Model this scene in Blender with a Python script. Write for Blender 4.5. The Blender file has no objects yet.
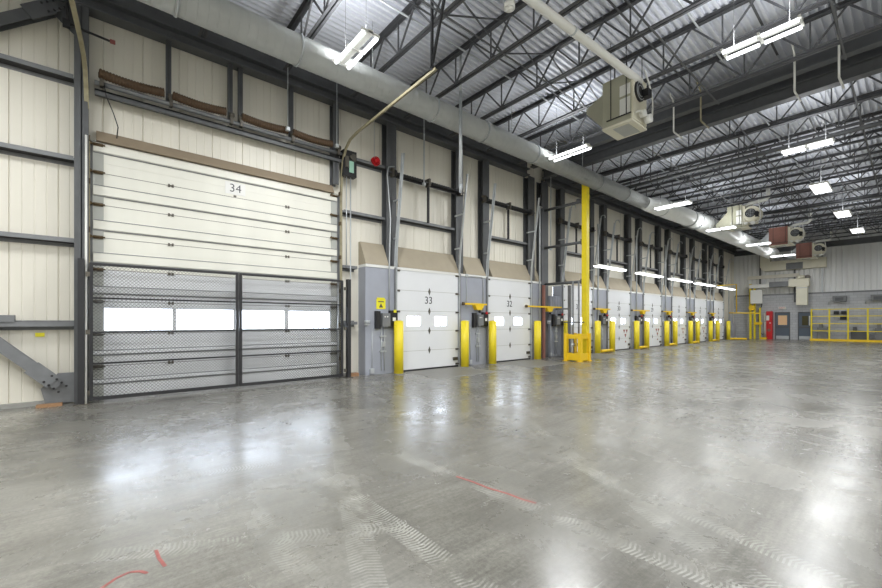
import bpy, math, random
from mathutils import Vector, Matrix
random.seed(7)
sc = bpy.context.scene
COL = sc.collection
PI = math.pi

# ------------------------------------------------------------------ camera
F_PX, VP = 399.0, 912.0
cam_d = bpy.data.cameras.new('camera')
cam = bpy.data.objects.new('camera', cam_d); COL.objects.link(cam)
cam.location = (10.0, 0.0, 1.5)
cam.rotation_euler = (PI/2, 0, math.atan((VP-441.0)/F_PX))
cam_d.sensor_width = 36.0
cam_d.lens = F_PX/882.0*36.0
cam_d.shift_y = (321.0-294.0)/882.0
cam_d.clip_end = 300
sc.camera = cam

# ------------------------------------------------------------------ view + world
sc.view_settings.view_transform = 'Standard'
sc.view_settings.look = 'None'
sc.view_settings.gamma = 1.0
sc.view_settings.use_curve_mapping = False
sc.view_settings.exposure = 0.20
w = bpy.data.worlds.new('world'); sc.world = w; w.use_nodes = True
wn = w.node_tree.nodes; wl = w.node_tree.links
bg = wn['Background']
bg.inputs['Color'].default_value = (0.76, 0.85, 1.0, 1)
bg.inputs['Strength'].default_value = 11.0
TUBE = 3.2          # emission of fluorescent tubes
LAMP_W = 150.0       # watts of light under each ceiling fixture

# ------------------------------------------------------------------ helpers: materials
def lin(c):
    c = c/255.0
    return c/12.92 if c <= 0.04045 else ((c+0.055)/1.055)**2.4
def rgb(r, g, b): return (lin(r), lin(g), lin(b), 1)
MATS = {}
def mat(name, col, rough=0.5, metal=0.0, var=0.0, scale=8.0, bump=0.0, bscale=40.0, emit=0.0, spec=None, streak=False):
    m = bpy.data.materials.new(name); m.use_nodes = True
    n = m.node_tree.nodes; l = m.node_tree.links
    b = n['Principled BSDF']
    b.inputs['Roughness'].default_value = rough
    b.inputs['Metallic'].default_value = metal
    b.inputs['Base Color'].default_value = col
    if spec is not None: b.inputs['Specular IOR Level'].default_value = spec
    if var > 0 or bump > 0:
        tc = n.new('ShaderNodeTexCoord')
        mp = n.new('ShaderNodeMapping'); l.new(tc.outputs['Object'], mp.inputs['Vector'])
        if streak: mp.inputs['Scale'].default_value = (1, 1, 0.12)
    if var > 0:
        no = n.new('ShaderNodeTexNoise'); no.inputs['Scale'].default_value = scale; no.inputs['Detail'].default_value = 5
        l.new(mp.outputs['Vector'], no.inputs['Vector'])
        cr = n.new('ShaderNodeValToRGB')
        cr.color_ramp.elements[0].position = 0.3; cr.color_ramp.elements[1].position = 0.72
        cr.color_ramp.elements[0].color = tuple(c*(1-var) for c in col[:3])+(1,)
        cr.color_ramp.elements[1].color = tuple(min(1, c*(1+var*0.6)) for c in col[:3])+(1,)
        l.new(no.outputs['Fac'], cr.inputs['Fac']); l.new(cr.outputs['Color'], b.inputs['Base Color'])
    if bump > 0:
        nb = n.new('ShaderNodeTexNoise'); nb.inputs['Scale'].default_value = bscale
        l.new(mp.outputs['Vector'], nb.inputs['Vector'])
        bp = n.new('ShaderNodeBump'); bp.inputs['Strength'].default_value = bump; bp.inputs['Distance'].default_value = 0.02
        l.new(nb.outputs['Fac'], bp.inputs['Height']); l.new(bp.outputs['Normal'], b.inputs['Normal'])
    if emit > 0:
        b.inputs['Emission Color'].default_value = (0.93, 0.97, 1, 1)
        b.inputs['Emission Strength'].default_value = emit
    MATS[name] = m
    return m
siding = mat('cream_siding', rgb(226, 222, 209), 0.45, 0, 0.07, 1.5, streak=True)
siding_far = mat('grey_siding', rgb(226, 227, 226), 0.45, 0, 0.08, 1.5, streak=True)
steel = mat('dark_steel', rgb(90, 92, 94), 0.5, 0.1, 0.12, 5)
joist_m = mat('joist_steel', rgb(84, 85, 88), 0.5, 0.1, 0.15, 6)
girt_m = mat('grey_girt', rgb(122, 124, 126), 0.5, 0.1, 0.12, 6)
black = mat('black_paint', rgb(30, 30, 32), 0.45)
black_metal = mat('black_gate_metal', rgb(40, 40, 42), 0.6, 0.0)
galv = mat('galvanised', rgb(188, 192, 194), 0.42, 0.35, 0.08, 5)
deck_m = mat('galvanised_deck', rgb(226, 229, 236), 0.42, 0.12, 0.06, 1.2)
duct_m = mat('duct_steel', rgb(240, 243, 241), 0.30, 0.0, 0.05, 4)
tan_m = mat('tan_fabric', rgb(168, 158, 138), 0.7, 0, 0.06, 3)
brownstrip = mat('taupe_strip', rgb(142, 128, 108), 0.7, 0, 0.06, 3)
greypanel = mat('blue_grey_panel', rgb(158, 162, 172), 0.45, 0, 0.05, 3)
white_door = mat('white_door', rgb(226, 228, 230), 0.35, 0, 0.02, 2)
cream_door = mat('cream_door', rgb(228, 227, 216), 0.4, 0, 0.05, 2, streak=True)
white_trim = mat('white_trim', rgb(226, 226, 222), 0.4)
strip_grey = mat('pale_grey_strip', rgb(178, 180, 174), 0.5, 0, .08, 3)
yellow = mat('yellow_paint', rgb(236, 214, 42), 0.4, 0, 0.07, 5)
yellow_o = mat('deep_yellow_paint', rgb(240, 200, 30), 0.4, 0, 0.06, 5)
red = mat('red_paint', rgb(196, 24, 32), 0.35)
white_p = mat('white_paint', rgb(228, 228, 222), 0.4)
beige_unit = mat('beige_enamel', rgb(172, 171, 150), 0.45, 0, 0.05, 3)
beige_light = mat('light_beige_enamel', rgb(222, 218, 198), 0.45, 0, 0.05, 3)
rust = mat('reddish_brown_panel', rgb(142, 96, 84), 0.6, 0, 0.1, 5)
kerb_m = mat('kerb_concrete', rgb(150, 150, 145), 0.7, 0, 0.1, 6, bump=.2)
plate_m = mat('leveller_plate', rgb(124, 122, 116), 0.45, 0.1, 0.1, 6)
brown_wrap = mat('brown_spring_wrap', rgb(84, 64, 44), 0.7, 0, 0.25, 30)
brass_track = mat('zinc_yellow_track', rgb(158, 150, 122), 0.45, 0.2, 0.2, 8)
wood = mat('wood_block', rgb(156, 120, 86), 0.7, 0, 0.2, 20)
dark_door = mat('slate_blue_door', rgb(84, 96, 110), 0.4, 0, 0.05, 3)
dark_glass = mat('dark_glass', rgb(70, 66, 40), 0.15)
amber = mat('lit_pane', rgb(236, 196, 150), 0.4, emit=0.0)
tube_m = mat('fluorescent_tube', (1, 1, 1, 1), 0.4, emit=TUBE)
lens_m = mat('fixture_lens', (1, 1, 1, 1), 0.4, emit=TUBE*0.7)
screen_m = mat('green_display', rgb(150, 190, 170), 0.3)
ink = mat('dark_ink', rgb(60, 62, 68), 0.5)
hinge_m = mat('hinge_steel', rgb(96, 92, 84), 0.4, 0.5)
rusty = mat('rusty_hinge', rgb(96, 80, 56), 0.5, 0.4, 0.3, 40)
cable_m = mat('black_cable', rgb(24, 24, 24), 0.5)
yel_sign = mat('yellow_sign', rgb(232, 222, 40), 0.5)
red_mark = mat('faded_red_paint', rgb(150, 86, 80), 0.5, 0, 0.3, 30)
outdoor = mat('snowy_ground', rgb(225, 228, 232), 0.8)

def block_material():
    m = mat('grey_block', rgb(160, 163, 166), 0.6)
    n = m.node_tree.nodes; l = m.node_tree.links; b = n['Principled BSDF']
    tc = n.new('ShaderNodeTexCoord'); sep = n.new('ShaderNodeSeparateXYZ'); cmb = n.new('ShaderNodeCombineXYZ')
    l.new(tc.outputs['Object'], sep.inputs[0]); l.new(sep.outputs['X'], cmb.inputs['X']); l.new(sep.outputs['Z'], cmb.inputs['Y'])
    br = n.new('ShaderNodeTexBrick'); br.inputs['Scale'].default_value = 1.0
    br.inputs['Brick Width'].default_value = 0.4; br.inputs['Row Height'].default_value = 0.2; br.inputs['Mortar Size'].default_value = 0.008
    br.inputs['Color1'].default_value = rgb(190, 192, 195); br.inputs['Color2'].default_value = rgb(178, 180, 184); br.inputs['Mortar'].default_value = rgb(150, 152, 156)
    l.new(cmb.outputs[0], br.inputs['Vector']); l.new(br.outputs['Color'], b.inputs['Base Color'])
    return m
block_m = block_material()

def glass_material():
    m = bpy.data.materials.new('window_glass'); m.use_nodes = True
    n = m.node_tree.nodes; b = n['Principled BSDF']
    b.inputs['Base Color'].default_value = (1, 1, 1, 1); b.inputs['Roughness'].default_value = 0.0
    b.inputs['Transmission Weight'].default_value = 1.0; b.inputs['IOR'].default_value = 1.02
    return m
glass = glass_material()

def floor_material():
    m = bpy.data.materials.new('polished_concrete'); m.use_nodes = True
    n = m.node_tree.nodes; l = m.node_tree.links; b = n['Principled BSDF']
    tc = n.new('ShaderNodeTexCoord')
    def noise(scale, detail=6, rough=.6, dist=0.0, vec=None):
        x = n.new('ShaderNodeTexNoise'); x.inputs['Scale'].default_value = scale; x.inputs['Detail'].default_value = detail
        x.inputs['Roughness'].default_value = rough; x.inputs['Distortion'].default_value = dist
        l.new(vec or tc.outputs['Object'], x.inputs['Vector']); return x.outputs['Fac']
    def ramp(fac, stops):
        r = n.new('ShaderNodeValToRGB'); e = r.color_ramp.elements
        e[0].position, e[0].color = stops[0]; e[1].position, e[1].color = stops[-1]
        for p, c in stops[1:-1]:
            q = e.new(p); q.color = c
        l.new(fac, r.inputs['Fac']); return r.outputs['Color']
    def mix(mode, fac, a, c):
        x = n.new('ShaderNodeMix'); x.data_type = 'RGBA'; x.blend_type = mode
        if isinstance(fac, float): x.inputs[0].default_value = fac
        else: l.new(fac, x.inputs[0])
        for s, v in ((x.inputs[6], a), (x.inputs[7], c)):
            if isinstance(v, tuple): s.default_value = v
            else: l.new(v, s)
        return x.outputs[2]
    def math_(op, a, c=None):
        x = n.new('ShaderNodeMath'); x.operation = op
        for s, v in ((x.inputs[0], a), (x.inputs[1], c)):
            if v is None: continue
            if isinstance(v, (int, float)): s.default_value = v
            else: l.new(v, s)
        return x.outputs[0]
    big = ramp(noise(0.28, 5, .6, .6), [(0.32, rgb(96, 94, 88)), (0.5, rgb(122, 120, 114)), (0.7, rgb(146, 144, 138))])
    mid = ramp(noise(1.4, 12, .75, .0), [(0.2, (0.72, 0.72, 0.72, 1)), (0.5, (0.98, 0.98, 0.97, 1)), (0.8, (1.14, 1.13, 1.11, 1))])
    c = mix('MULTIPLY', 0.8, big, mid)
    # streaks along the traffic direction
    mp = n.new('ShaderNodeMapping'); mp.inputs['Scale'].default_value = (1.6, 0.16, 1); mp.inputs['Rotation'].default_value = (0, 0, 0.5)
    l.new(tc.outputs['Object'], mp.inputs['Vector'])
    st = ramp(noise(2.2, 7, .7, .2, mp.outputs['Vector']), [(0.35, (0.8, 0.8, 0.79, 1)), (0.55, (1, 1, 1, 1)), (0.8, (1.12, 1.12, 1.1, 1))])
    c = mix('MULTIPLY', 0.65, c, st)
    fine = ramp(noise(30, 8, .8), [(0.3, (0.6, 0.6, 0.59, 1)), (0.7, (1.32, 1.32, 1.31, 1))])
    c = mix('MULTIPLY', 0.8, c, fine)
    fine2 = ramp(noise(8, 9, .8, 0, mp.outputs['Vector']), [(0.3, (0.65, 0.65, 0.64, 1)), (0.7, (1.28, 1.28, 1.27, 1))])
    c = mix('MULTIPLY', 0.8, c, fine2)
    # tyre tracks: bands with a tread pattern
    sep = n.new('ShaderNodeSeparateXYZ'); l.new(tc.outputs['Object'], sep.inputs[0])
    track_total = None
    for (ang, off, wid, strength, lo, hi) in ((-1.57, -1.62, .09, .8, 6.2, 9.6), (-1.53, -2.30, .08, .75, 6.4, 10.5), (-1.55, -.75, .09, .5, 6.6, 11), (-.27, 5.09, .07, .5, -1, 3), (-.51, 5.81, .08, .6, 3.2, 5.2), (.98, 7.53, .08, .55, -7, -2), (1.18, 4.12, .10, .6, -8, -1), (1.08, 7.0, .08, .5, -9, -3), (1.31, 5.63, .08, .5, -12, -6)):
        ca, sa = math.cos(ang), math.sin(ang)
        d = math_('ADD', math_('MULTIPLY', sep.outputs['X'], ca), math_('MULTIPLY', sep.outputs['Y'], sa))
        t = math_('ADD', math_('MULTIPLY', sep.outputs['X'], -sa), math_('MULTIPLY', sep.outputs['Y'], ca))
        band = math_('LESS_THAN', math_('ABSOLUTE', math_('SUBTRACT', d, off)), wid)
        tread = math_('GREATER_THAN', math_('SINE', math_('ADD', math_('MULTIPLY', t, 210.0), math_('MULTIPLY', math_('ABSOLUTE', math_('SUBTRACT', d, off)), 60.0))), 0.1)
        inside = math_('MULTIPLY', math_('GREATER_THAN', t, lo), math_('LESS_THAN', t, hi))
        v = math_('MULTIPLY', math_('MULTIPLY', band, tread), math_('MULTIPLY', inside, strength*.65))
        track_total = v if track_total is None else math_('MAXIMUM', track_total, v)
    brk = ramp(noise(2.6, 5, .7), [(0.42, (0, 0, 0, 1)), (0.60, (1, 1, 1, 1))])
    tf = math_('MULTIPLY', track_total, brk)
    c = mix('MIX', tf, c, rgb(184, 184, 176))
    # dark oily patches
    oil = ramp(noise(0.55, 9, .7, .4), [(0.48, (0, 0, 0, 1)), (0.78, (1, 1, 1, 1))])
    c = mix('MULTIPLY', math_('MULTIPLY', oil, 0.55), c, (0.6, 0.6, 0.58, 1))
    # pale scuffs
    sp = ramp(noise(9, 3, .7, 0, mp.outputs['Vector']), [(0.66, (0, 0, 0, 1)), (0.78, (1, 1, 1, 1))])
    c = mix('MIX', math_('MULTIPLY', sp, 0.35), c, rgb(196, 196, 190))
    # sawn control joints
    for ax, per, off in (('X', 4.5, 1.0), ('Y', 6.9, 1.05)):
        fr = math_('ABSOLUTE', math_('SUBTRACT', math_('MODULO', math_('ADD', sep.outputs[ax], off+45), per), per/2))
        jn = math_('LESS_THAN', fr, 0.006)
        c = mix('MIX', math_('MULTIPLY', jn, 0.35), c, rgb(90, 90, 88))
    l.new(c, b.inputs['Base Color'])
    rr = n.new('ShaderNodeMapRange'); rr.inputs['From Min'].default_value = .3; rr.inputs['From Max'].default_value = .75
    rr.inputs['To Min'].default_value = 0.18; rr.inputs['To Max'].default_value = 0.36
    l.new(noise(1.3, 7, .65, .3), rr.inputs['Value']); l.new(rr.outputs[0], b.inputs['Roughness'])
    b.inputs['Specular IOR Level'].default_value = 0.85
    bp = n.new('ShaderNodeBump'); bp.inputs['Strength'].default_value = 0.10; bp.inputs['Distance'].default_value = 0.02
    l.new(noise(3.0, 4, .6), bp.inputs['Height']); l.new(bp.outputs['Normal'], b.inputs['Normal'])
    return m
floor_m = floor_material()

# ------------------------------------------------------------------ helpers: mesh
class MB:
    def __init__(s): s.v = []; s.f = []; s.sm = []
    def box(s, x0, x1, y0, y1, z0, z1):
        if x0 > x1: x0, x1 = x1, x0
        if y0 > y1: y0, y1 = y1, y0
        if z0 > z1: z0, z1 = z1, z0
        b = len(s.v)
        s.v += [(x0,y0,z0),(x1,y0,z0),(x1,y1,z0),(x0,y1,z0),(x0,y0,z1),(x1,y0,z1),(x1,y1,z1),(x0,y1,z1)]
        for q in ((3,2,1,0),(4,5,6,7),(0,1,5,4),(1,2,6,5),(2,3,7,6),(3,0,4,7)):
            s.f.append(tuple(b+i for i in q)); s.sm.append(False)
        return s
    def prism(s, prof, p0, p1, up=(0,0,1)):
        """extrude a closed 2-D profile (a sideways, b along up) from p0 to p1"""
        p0, p1 = Vector(p0), Vector(p1); d = (p1-p0).normalized(); u = Vector(up)
        if abs(d.dot(u)) > .98: u = Vector((1,0,0))
        a = d.cross(u).normalized(); bb = a.cross(d).normalized()
        b = len(s.v); n = len(prof)
        for p in (p0, p1):
            for (x, y) in prof: s.v.append(tuple(p+a*x+bb*y))
        for i in range(n):
            j = (i+1) % n
            s.f.append((b+i, b+j, b+n+j, b+n+i)); s.sm.append(False)
        s.f.append(tuple(b+i for i in range(n))[::-1]); s.f.append(tuple(b+n+i for i in range(n))); s.sm += [False]*2
        return s
    def bar(s, p0, p1, w, h=None, up=(0,0,1)):
        h = h or w
        return s.prism([(-w/2,-h/2),(w/2,-h/2),(w/2,h/2),(-w/2,h/2)], p0, p1, up)
    def ibeam(s, p0, p1, w, h, tf=.018, tw=.012, up=(0,0,1)):
        for z0, z1, ww in ((-h/2,-h/2+tf,w),(h/2-tf,h/2,w),(-h/2+tf,h/2-tf,tw)):
            s.prism([(-ww/2,z0),(ww/2,z0),(ww/2,z1),(-ww/2,z1)], p0, p1, up)
        return s
    def angle(s, p0, p1, w, t=.008, up=(0,0,1), flip=1):
        s.prism([(0,0),(flip*w,0),(flip*w,t),(0,t)], p0, p1, up)
        s.prism([(0,0),(flip*t,0),(flip*t,w),(0,w)], p0, p1, up)
        return s
    def cyl(s, p0, p1, r, r1=None, n=12, caps=True):
        p0, p1 = Vector(p0), Vector(p1); r1 = r if r1 is None else r1
        d = (p1-p0).normalized(); u = Vector((0,0,1)) if abs(d.z) < .95 else Vector((1,0,0))
        a = d.cross(u).normalized(); c = a.cross(d); b = len(s.v)
        for p, q in ((p0, r), (p1, r1)):
            for i in range(n):
                t = 2*PI*i/n; s.v.append(tuple(p+(a*math.cos(t)+c*math.sin(t))*q))
        for i in range(n):
            j = (i+1) % n; s.f.append((b+i, b+j, b+n+j, b+n+i)); s.sm.append(True)
        if caps:
            s.f.append(tuple(b+i for i in range(n))[::-1]); s.f.append(tuple(b+n+i for i in range(n))); s.sm += [False]*2
        return s
    def tube(s, pts, r, n=10, caps=True, rad=None):
        pts = [Vector(p) for p in pts]; b = len(s.v); m = len(pts)
        prev = None
        for k, p in enumerate(pts):
            d = (pts[min(k+1, m-1)]-pts[max(k-1, 0)]).normalized()
            if prev is None:
                u = Vector((0,0,1)) if abs(d.z) < .9 else Vector((1,0,0)); a = d.cross(u).normalized()
            else:
                a = (prev-d*prev.dot(d)).normalized()
            prev = a; c = a.cross(d); q = rad[k] if rad else r
            for i in range(n):
                t = 2*PI*i/n; s.v.append(tuple(p+(a*math.cos(t)+c*math.sin(t))*q))
        for k in range(m-1):
            for i in range(n):
                j = (i+1) % n
                s.f.append((b+k*n+i, b+k*n+j, b+(k+1)*n+j, b+(k+1)*n+i)); s.sm.append(True)
        if caps:
            s.f.append(tuple(b+i for i in range(n))[::-1]); s.f.append(tuple(b+(m-1)*n+i for i in range(n))); s.sm += [False]*2
        return s
    def sphere(s, c, r, n=12, m=8, sz=1.0):
        b = len(s.v)
        for k in range(m+1):
            th = PI*k/m
            for i in range(n):
                t = 2*PI*i/n
                s.v.append((c[0]+r*math.sin(th)*math.cos(t), c[1]+r*math.sin(th)*math.sin(t), c[2]+r*sz*math.cos(th)))
        for k in range(m):
            for i in range(n):
                j = (i+1) % n; s.f.append((b+k*n+i, b+(k+1)*n+i, b+(k+1)*n+j, b+k*n+j)); s.sm.append(True)
        return s
    def poly(s, pts):
        b = len(s.v); s.v += [tuple(p) for p in pts]; s.f.append(tuple(range(b, b+len(pts)))); s.sm.append(False); return s
    def hexa(s, bot, top):
        """closed solid between two quads given in the same winding"""
        b = len(s.v); n = len(bot); s.v += [tuple(p) for p in bot]+[tuple(p) for p in top]
        s.f.append(tuple(b+i for i in range(n))[::-1]); s.f.append(tuple(b+n+i for i in range(n))); s.sm += [False]*2
        for i in range(n):
            j = (i+1) % n; s.f.append((b+i, b+j, b+n+j, b+n+i)); s.sm.append(False)
        return s
    def build(s, name, m, parent=None, loc=(0,0,0), mesh_name=None):
        me = bpy.data.meshes.new(mesh_name or name); me.from_pydata(s.v, [], s.f); me.validate()
        me.polygons.foreach_set('use_smooth', s.sm[:len(me.polygons)] if len(me.polygons) == len(s.sm) else [False]*len(me.polygons))
        me.materials.append(m); me.update()
        import bmesh
        bm = bmesh.new(); bm.from_mesh(me); bmesh.ops.recalc_face_normals(bm, faces=bm.faces); bm.to_mesh(me); bm.free()
        o = bpy.data.objects.new(name, me); COL.objects.link(o); o.location = loc
        if parent: o.parent = parent
        return o
def tag(o, label=None, cat=None, group=None, kind=None):
    if label: o['label'] = label
    if cat: o['category'] = cat
    if group: o['group'] = group
    if kind: o['kind'] = kind
    return o
def empty(name, loc, label, cat, group=None, kind=None, rz=0.0):
    o = bpy.data.objects.new(name, None); COL.objects.link(o); o.location = loc; o.rotation_euler = (0,0,rz)
    o.empty_display_size = .1
    return tag(o, label, cat, group, kind)
def copy_tree(o, parent=None):
    c = o.copy(); COL.objects.link(c)
    if parent: c.parent = parent
    for ch in [x for x in list(bpy.data.objects) if x.parent == o]: copy_tree(ch, c)
    return c
KIDS = {}
def dup(root, loc, label, group=None):
    if root.name not in KIDS:
        KIDS[root.name] = [(c, [g for g in bpy.data.objects if g.parent == c]) for c in bpy.data.objects if c.parent == root]
    r = root.copy(); COL.objects.link(r); r.location = loc; r['label'] = label
    if group: r['group'] = group
    for c, gs in KIDS[root.name]:
        cc = c.copy(); COL.objects.link(cc); cc.parent = r
        for g in gs:
            d = g.copy(); COL.objects.link(d); d.parent = cc
    return r
def text(body, size, m, parent, loc, rot, name='number', extrude=.002, offset=0.0, ax='CENTER'):
    cu = bpy.data.curves.new(name, 'FONT'); cu.body = body; cu.size = size; cu.extrude = extrude; cu.offset = offset
    cu.align_x = ax; cu.align_y = 'CENTER'; cu.materials.append(m)
    tmp = bpy.data.objects.new(name+'_outline', cu); COL.objects.link(tmp)
    bpy.context.view_layer.update()
    me = bpy.data.meshes.new_from_object(tmp.evaluated_get(bpy.context.evaluated_depsgraph_get()))
    bpy.data.objects.remove(tmp); bpy.data.curves.remove(cu)
    if not me.materials: me.materials.append(m)
    o = bpy.data.objects.new(name, me); COL.objects.link(o); o.location = loc; o.rotation_euler = rot
    if parent: o.parent = parent
    return o
FACE_X = (PI/2, 0, PI/2)      # text on the left wall, facing into the room
FACE_Y = (PI/2, 0, 0)         # text on the far wall, facing the camera
ORD = ['first','second','third','fourth','fifth','sixth','seventh','eighth','ninth','tenth','eleventh','twelfth','thirteenth','fourteenth','fifteenth','sixteenth','seventeenth','eighteenth','nineteenth','twentieth']

# ------------------------------------------------------------------ setting
Y0, Y1, X1, ZD = -6.5, 42.2, 17.0, 8.3
def S(o, label): return tag(o, label, None, None, 'structure')
S(MB().poly([(-.3,Y0-.3,0),(X1+.3,Y0-.3,0),(X1+.3,Y1+.3,0),(-.3,Y1+.3,0)]).build('floor', floor_m), 'polished grey concrete floor with tyre marks')
MB().poly([(-40,-40,-.35),(-.6,-40,-.35),(-.6,80,-.35),(-40,80,-.35)]).build('ground_outside', outdoor)
bpy.data.objects['ground_outside']['kind'] = 'structure'
# wall left: ribbed siding with openings for the dock doors
DOORS = [7.74, 11.59, 16.30, 20.17, 24.23, 28.30, 32.30, 36.40]
JL = [6.42, 10.45, 15.30, 19.05, 23.05, 27.18, 31.50, 35.60]   # jamb columns left and right of each dock
JR = [9.16, 13.07, 17.80, 21.70, 25.70, 29.80, 34.10, 38.10]
D34 = (-.15, 4.80, 4.90)
def ribbed(mb, y0, y1, z0, z1, x, axis='y', sgn=1, pitch=.155, back=.06):
    """siding sheet: shallow grooves every pitch, a deeper seam at every fourth"""
    prof = []
    k0 = math.ceil(y0/pitch-1e-6); yy = y0
    prof.append((y0, 0.0))
    k = k0
    while k*pitch < y1-.02:
        c = k*pitch
        if c > y0+.02:
            dp, hw = (.02, .012) if k % 4 == 0 else (.006, .010)
            if axis == 'x': dp, hw = .045, .05
            prof += [(c-hw, 0), (c-hw*.3, -dp), (c+hw*.3, -dp), (c+hw, 0)]
        k += 1
    prof.append((y1, 0.0))
    for (a, da), (b, db) in zip(prof, prof[1:]):
        if axis == 'y': mb.poly([(x+sgn*da,a,z0),(x+sgn*db,b,z0),(x+sgn*db,b,z1),(x+sgn*da,a,z1)])
        else: mb.poly([(a,x+sgn*da,z0),(b,x+sgn*db,z0),(b,x+sgn*db,z1),(a,x+sgn*da,z1)])
    if axis == 'y': mb.box(x-sgn*back-.10*sgn, x-sgn*back, y0, y1, z0, z1)
    else: mb.box(y0, y1, x-sgn*back-.10*sgn, x-sgn*back, z0, z1)
XS = -0.10
mb = MB()
ribbed(mb, Y0, D34[0], 0, ZD, XS)
ribbed(mb, D34[0], D34[1], D34[2], ZD, XS)
ribbed(mb, D34[1], 5.50, 0, ZD, XS); prev = 5.50
for c in DOORS:
    ribbed(mb, prev, c-1.15, 3.0, ZD, XS); ribbed(mb, c-1.15, c+1.15, 3.0, ZD, XS); prev = c+1.15
ribbed(mb, prev, 37.8, 3.0, ZD, XS); ribbed(mb, 37.8, Y1, 0, ZD, XS); ribbed(mb, 13.52, 14.92, 0, 2.999, XS)
S(mb.build('wall_left', siding), 'cream ribbed metal siding along the dock side')
mb = MB(); mb.box(-.3, X1+.2, Y1, Y1+.2, 0, 3.65)
S(mb.build('wall_far_base', block_m), 'grey concrete block lower part of the far wall'); bpy.data.objects['wall_far_base'].name = 'wall_far'
mb = MB(); ribbed(mb, -.3, X1+.2, 3.65, ZD, Y1+.01, 'x', -1, .30)
S(mb.build('wall_far_upper', siding_far), 'pale ribbed siding above the block work on the far wall')
mb = MB(); mb.box(-.1, X1+.2, Y0-.2, Y0, 0, ZD)
S(mb.build('wall_near', siding), 'cream wall behind the viewpoint')
mb = MB(); mb.box(X1, X1+.2, Y0, Y1, 0, ZD)
S(mb.build('wall_right', siding), 'cream wall on the side opposite the docks')
# ceiling: corrugated deck, ribs along y
mb = MB(); P = .152; x = -.2; hh = .075
while x < X1+.2:
    for (a, za), (b, zb) in (((0,0),(.055,0)), ((.055,0),(.065,hh)), ((.065,hh),(.142,hh)), ((.142,hh),(.152,0))):
        mb.poly([(x+a,Y0-.2,ZD+za),(x+b,Y0-.2,ZD+zb),(x+b,Y1+.2,ZD+zb),(x+a,Y1+.2,ZD+za)])
    x += P
mb.box(-.3, X1+.3, Y0-.3, Y1+.3, ZD+.09, ZD+.2)
mb.box(-.3,X1+.3,Y1+.05,Y1+.3,ZD-.05,ZD+.1); mb.box(-.3,X1+.3,Y0-.3,Y0-.1,ZD-.05,ZD+.1); mb.box(-.35,-.18,Y0-.3,Y1+.3,ZD-.05,ZD+.1); mb.box(X1+.1,X1+.35,Y0-.3,Y1+.3,ZD-.05,ZD+.1)
S(mb.build('ceiling', deck_m), 'corrugated galvanised roof deck')
mb = MB(); mb.box(XS, .02, Y0, -.05, 0, .07); mb.box(XS, .02, 4.9, 5.4, 0, .07)
S(mb.build('baseboard_left', kerb_m), 'low concrete kerb under the siding')
mb = MB(); mb.box(0, X1, Y1-.05, Y1, 3.62, 3.72)
S(mb.build('trim_1', girt_m), 'grey ledger where block meets siding')

# ------------------------------------------------------------------ wall steel
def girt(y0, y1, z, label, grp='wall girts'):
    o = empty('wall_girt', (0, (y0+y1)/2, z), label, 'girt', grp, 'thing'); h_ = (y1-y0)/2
    q = MB(); q.box(XS+.012, .10, -h_, h_, -.008, 0); q.build('flange', black_metal, o)  # underside shade put into the colour: black flange below a lighter lip
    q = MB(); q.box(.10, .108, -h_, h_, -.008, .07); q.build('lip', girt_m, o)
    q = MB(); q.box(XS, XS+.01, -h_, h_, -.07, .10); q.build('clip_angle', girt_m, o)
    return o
lv = ['just above the floor brace', 'second up from the floor', 'third up from the floor', 'topmost, near the upper brace']
for z, n_ in zip((1.41, 2.94, 4.44, 5.93), lv):
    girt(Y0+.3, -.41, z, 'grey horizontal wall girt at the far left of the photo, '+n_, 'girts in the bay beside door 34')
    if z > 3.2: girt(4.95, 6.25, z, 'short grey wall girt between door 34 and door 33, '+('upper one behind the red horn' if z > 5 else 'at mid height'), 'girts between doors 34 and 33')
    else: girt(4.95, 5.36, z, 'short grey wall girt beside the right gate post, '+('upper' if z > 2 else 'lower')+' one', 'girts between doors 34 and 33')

# edge beam along the top of the dock wall
t = MB(); t.ibeam((.08,Y0,7.62), (.08,12.9,7.62), .30, .70, .03, .014); t.box(-.07,.24,Y0,12.9,7.5,7.53)
tag(t.build('eave_beam', steel), 'dark steel eave beam above door 34 and docks 33 and 32', 'beam', 'eave beams', 'thing')
t = MB(); t.ibeam((.08,14.1,7.62), (.08,Y1-.1,7.62), .30, .70, .03, .014); t.box(-.07,.24,14.1,Y1-.1,7.5,7.53)
tag(t.build('eave_beam', steel), 'dark steel eave beam above the row of docks past the yellow column', 'beam', 'eave beams', 'thing')

def column(y, w_, z0, label, d=.28, z1=7.27, x=.02, grp='wall columns', name='wall_column', m=steel):
    t = MB()
    t.box(x-d/2+.02, x-d/2+.04, y-w_/2, y+w_/2, z0, z1)
    t.box(x+d/2-.02, x+d/2, y-w_/2, y+w_/2, z0, z1)
    t.box(x-d/2+.02, x+d/2, y-.008, y+.008, z0, z1)
    return tag(t.build(name, m), label, 'column', grp, 'thing')
column(-.30, .20, 0, 'dark steel column left of door 34, rising from the floor gusset', x=.06)
for y, l_ in ((1.03, 'leftmost'), (2.18, 'second from the left'), (2.39, 'third from the left'), (3.54, 'rightmost')):
    column(y, .09, 6.02, 'short dark post over door 34 between spring shaft and eave beam, '+l_, d=.12, x=.08, grp='short posts over door 34', name='hanger_post')
column(4.72, .16, 5.13, 'slim dark steel jamb column at the right edge of door 34', d=.24, x=.0)
column(6.42, .34, 3.12, 'wide dark steel column rising behind the control panel of dock 33', x=.05)
nm = ['33','32','31','30','29','28','27','26']
DK = {n_: ORD[i_]+' white dock' for i_, n_ in enumerate(nm)}
for i, c in enumerate(DOORS):
    if i > 0: column(JL[i], .32, 3.12, f'dark steel jamb column at the left side of the {DK[nm[i]]}')
    if i != 1: column(JR[i], .32, 3.12, f'dark steel jamb column at the right side of the {DK[nm[i]]}')
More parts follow.
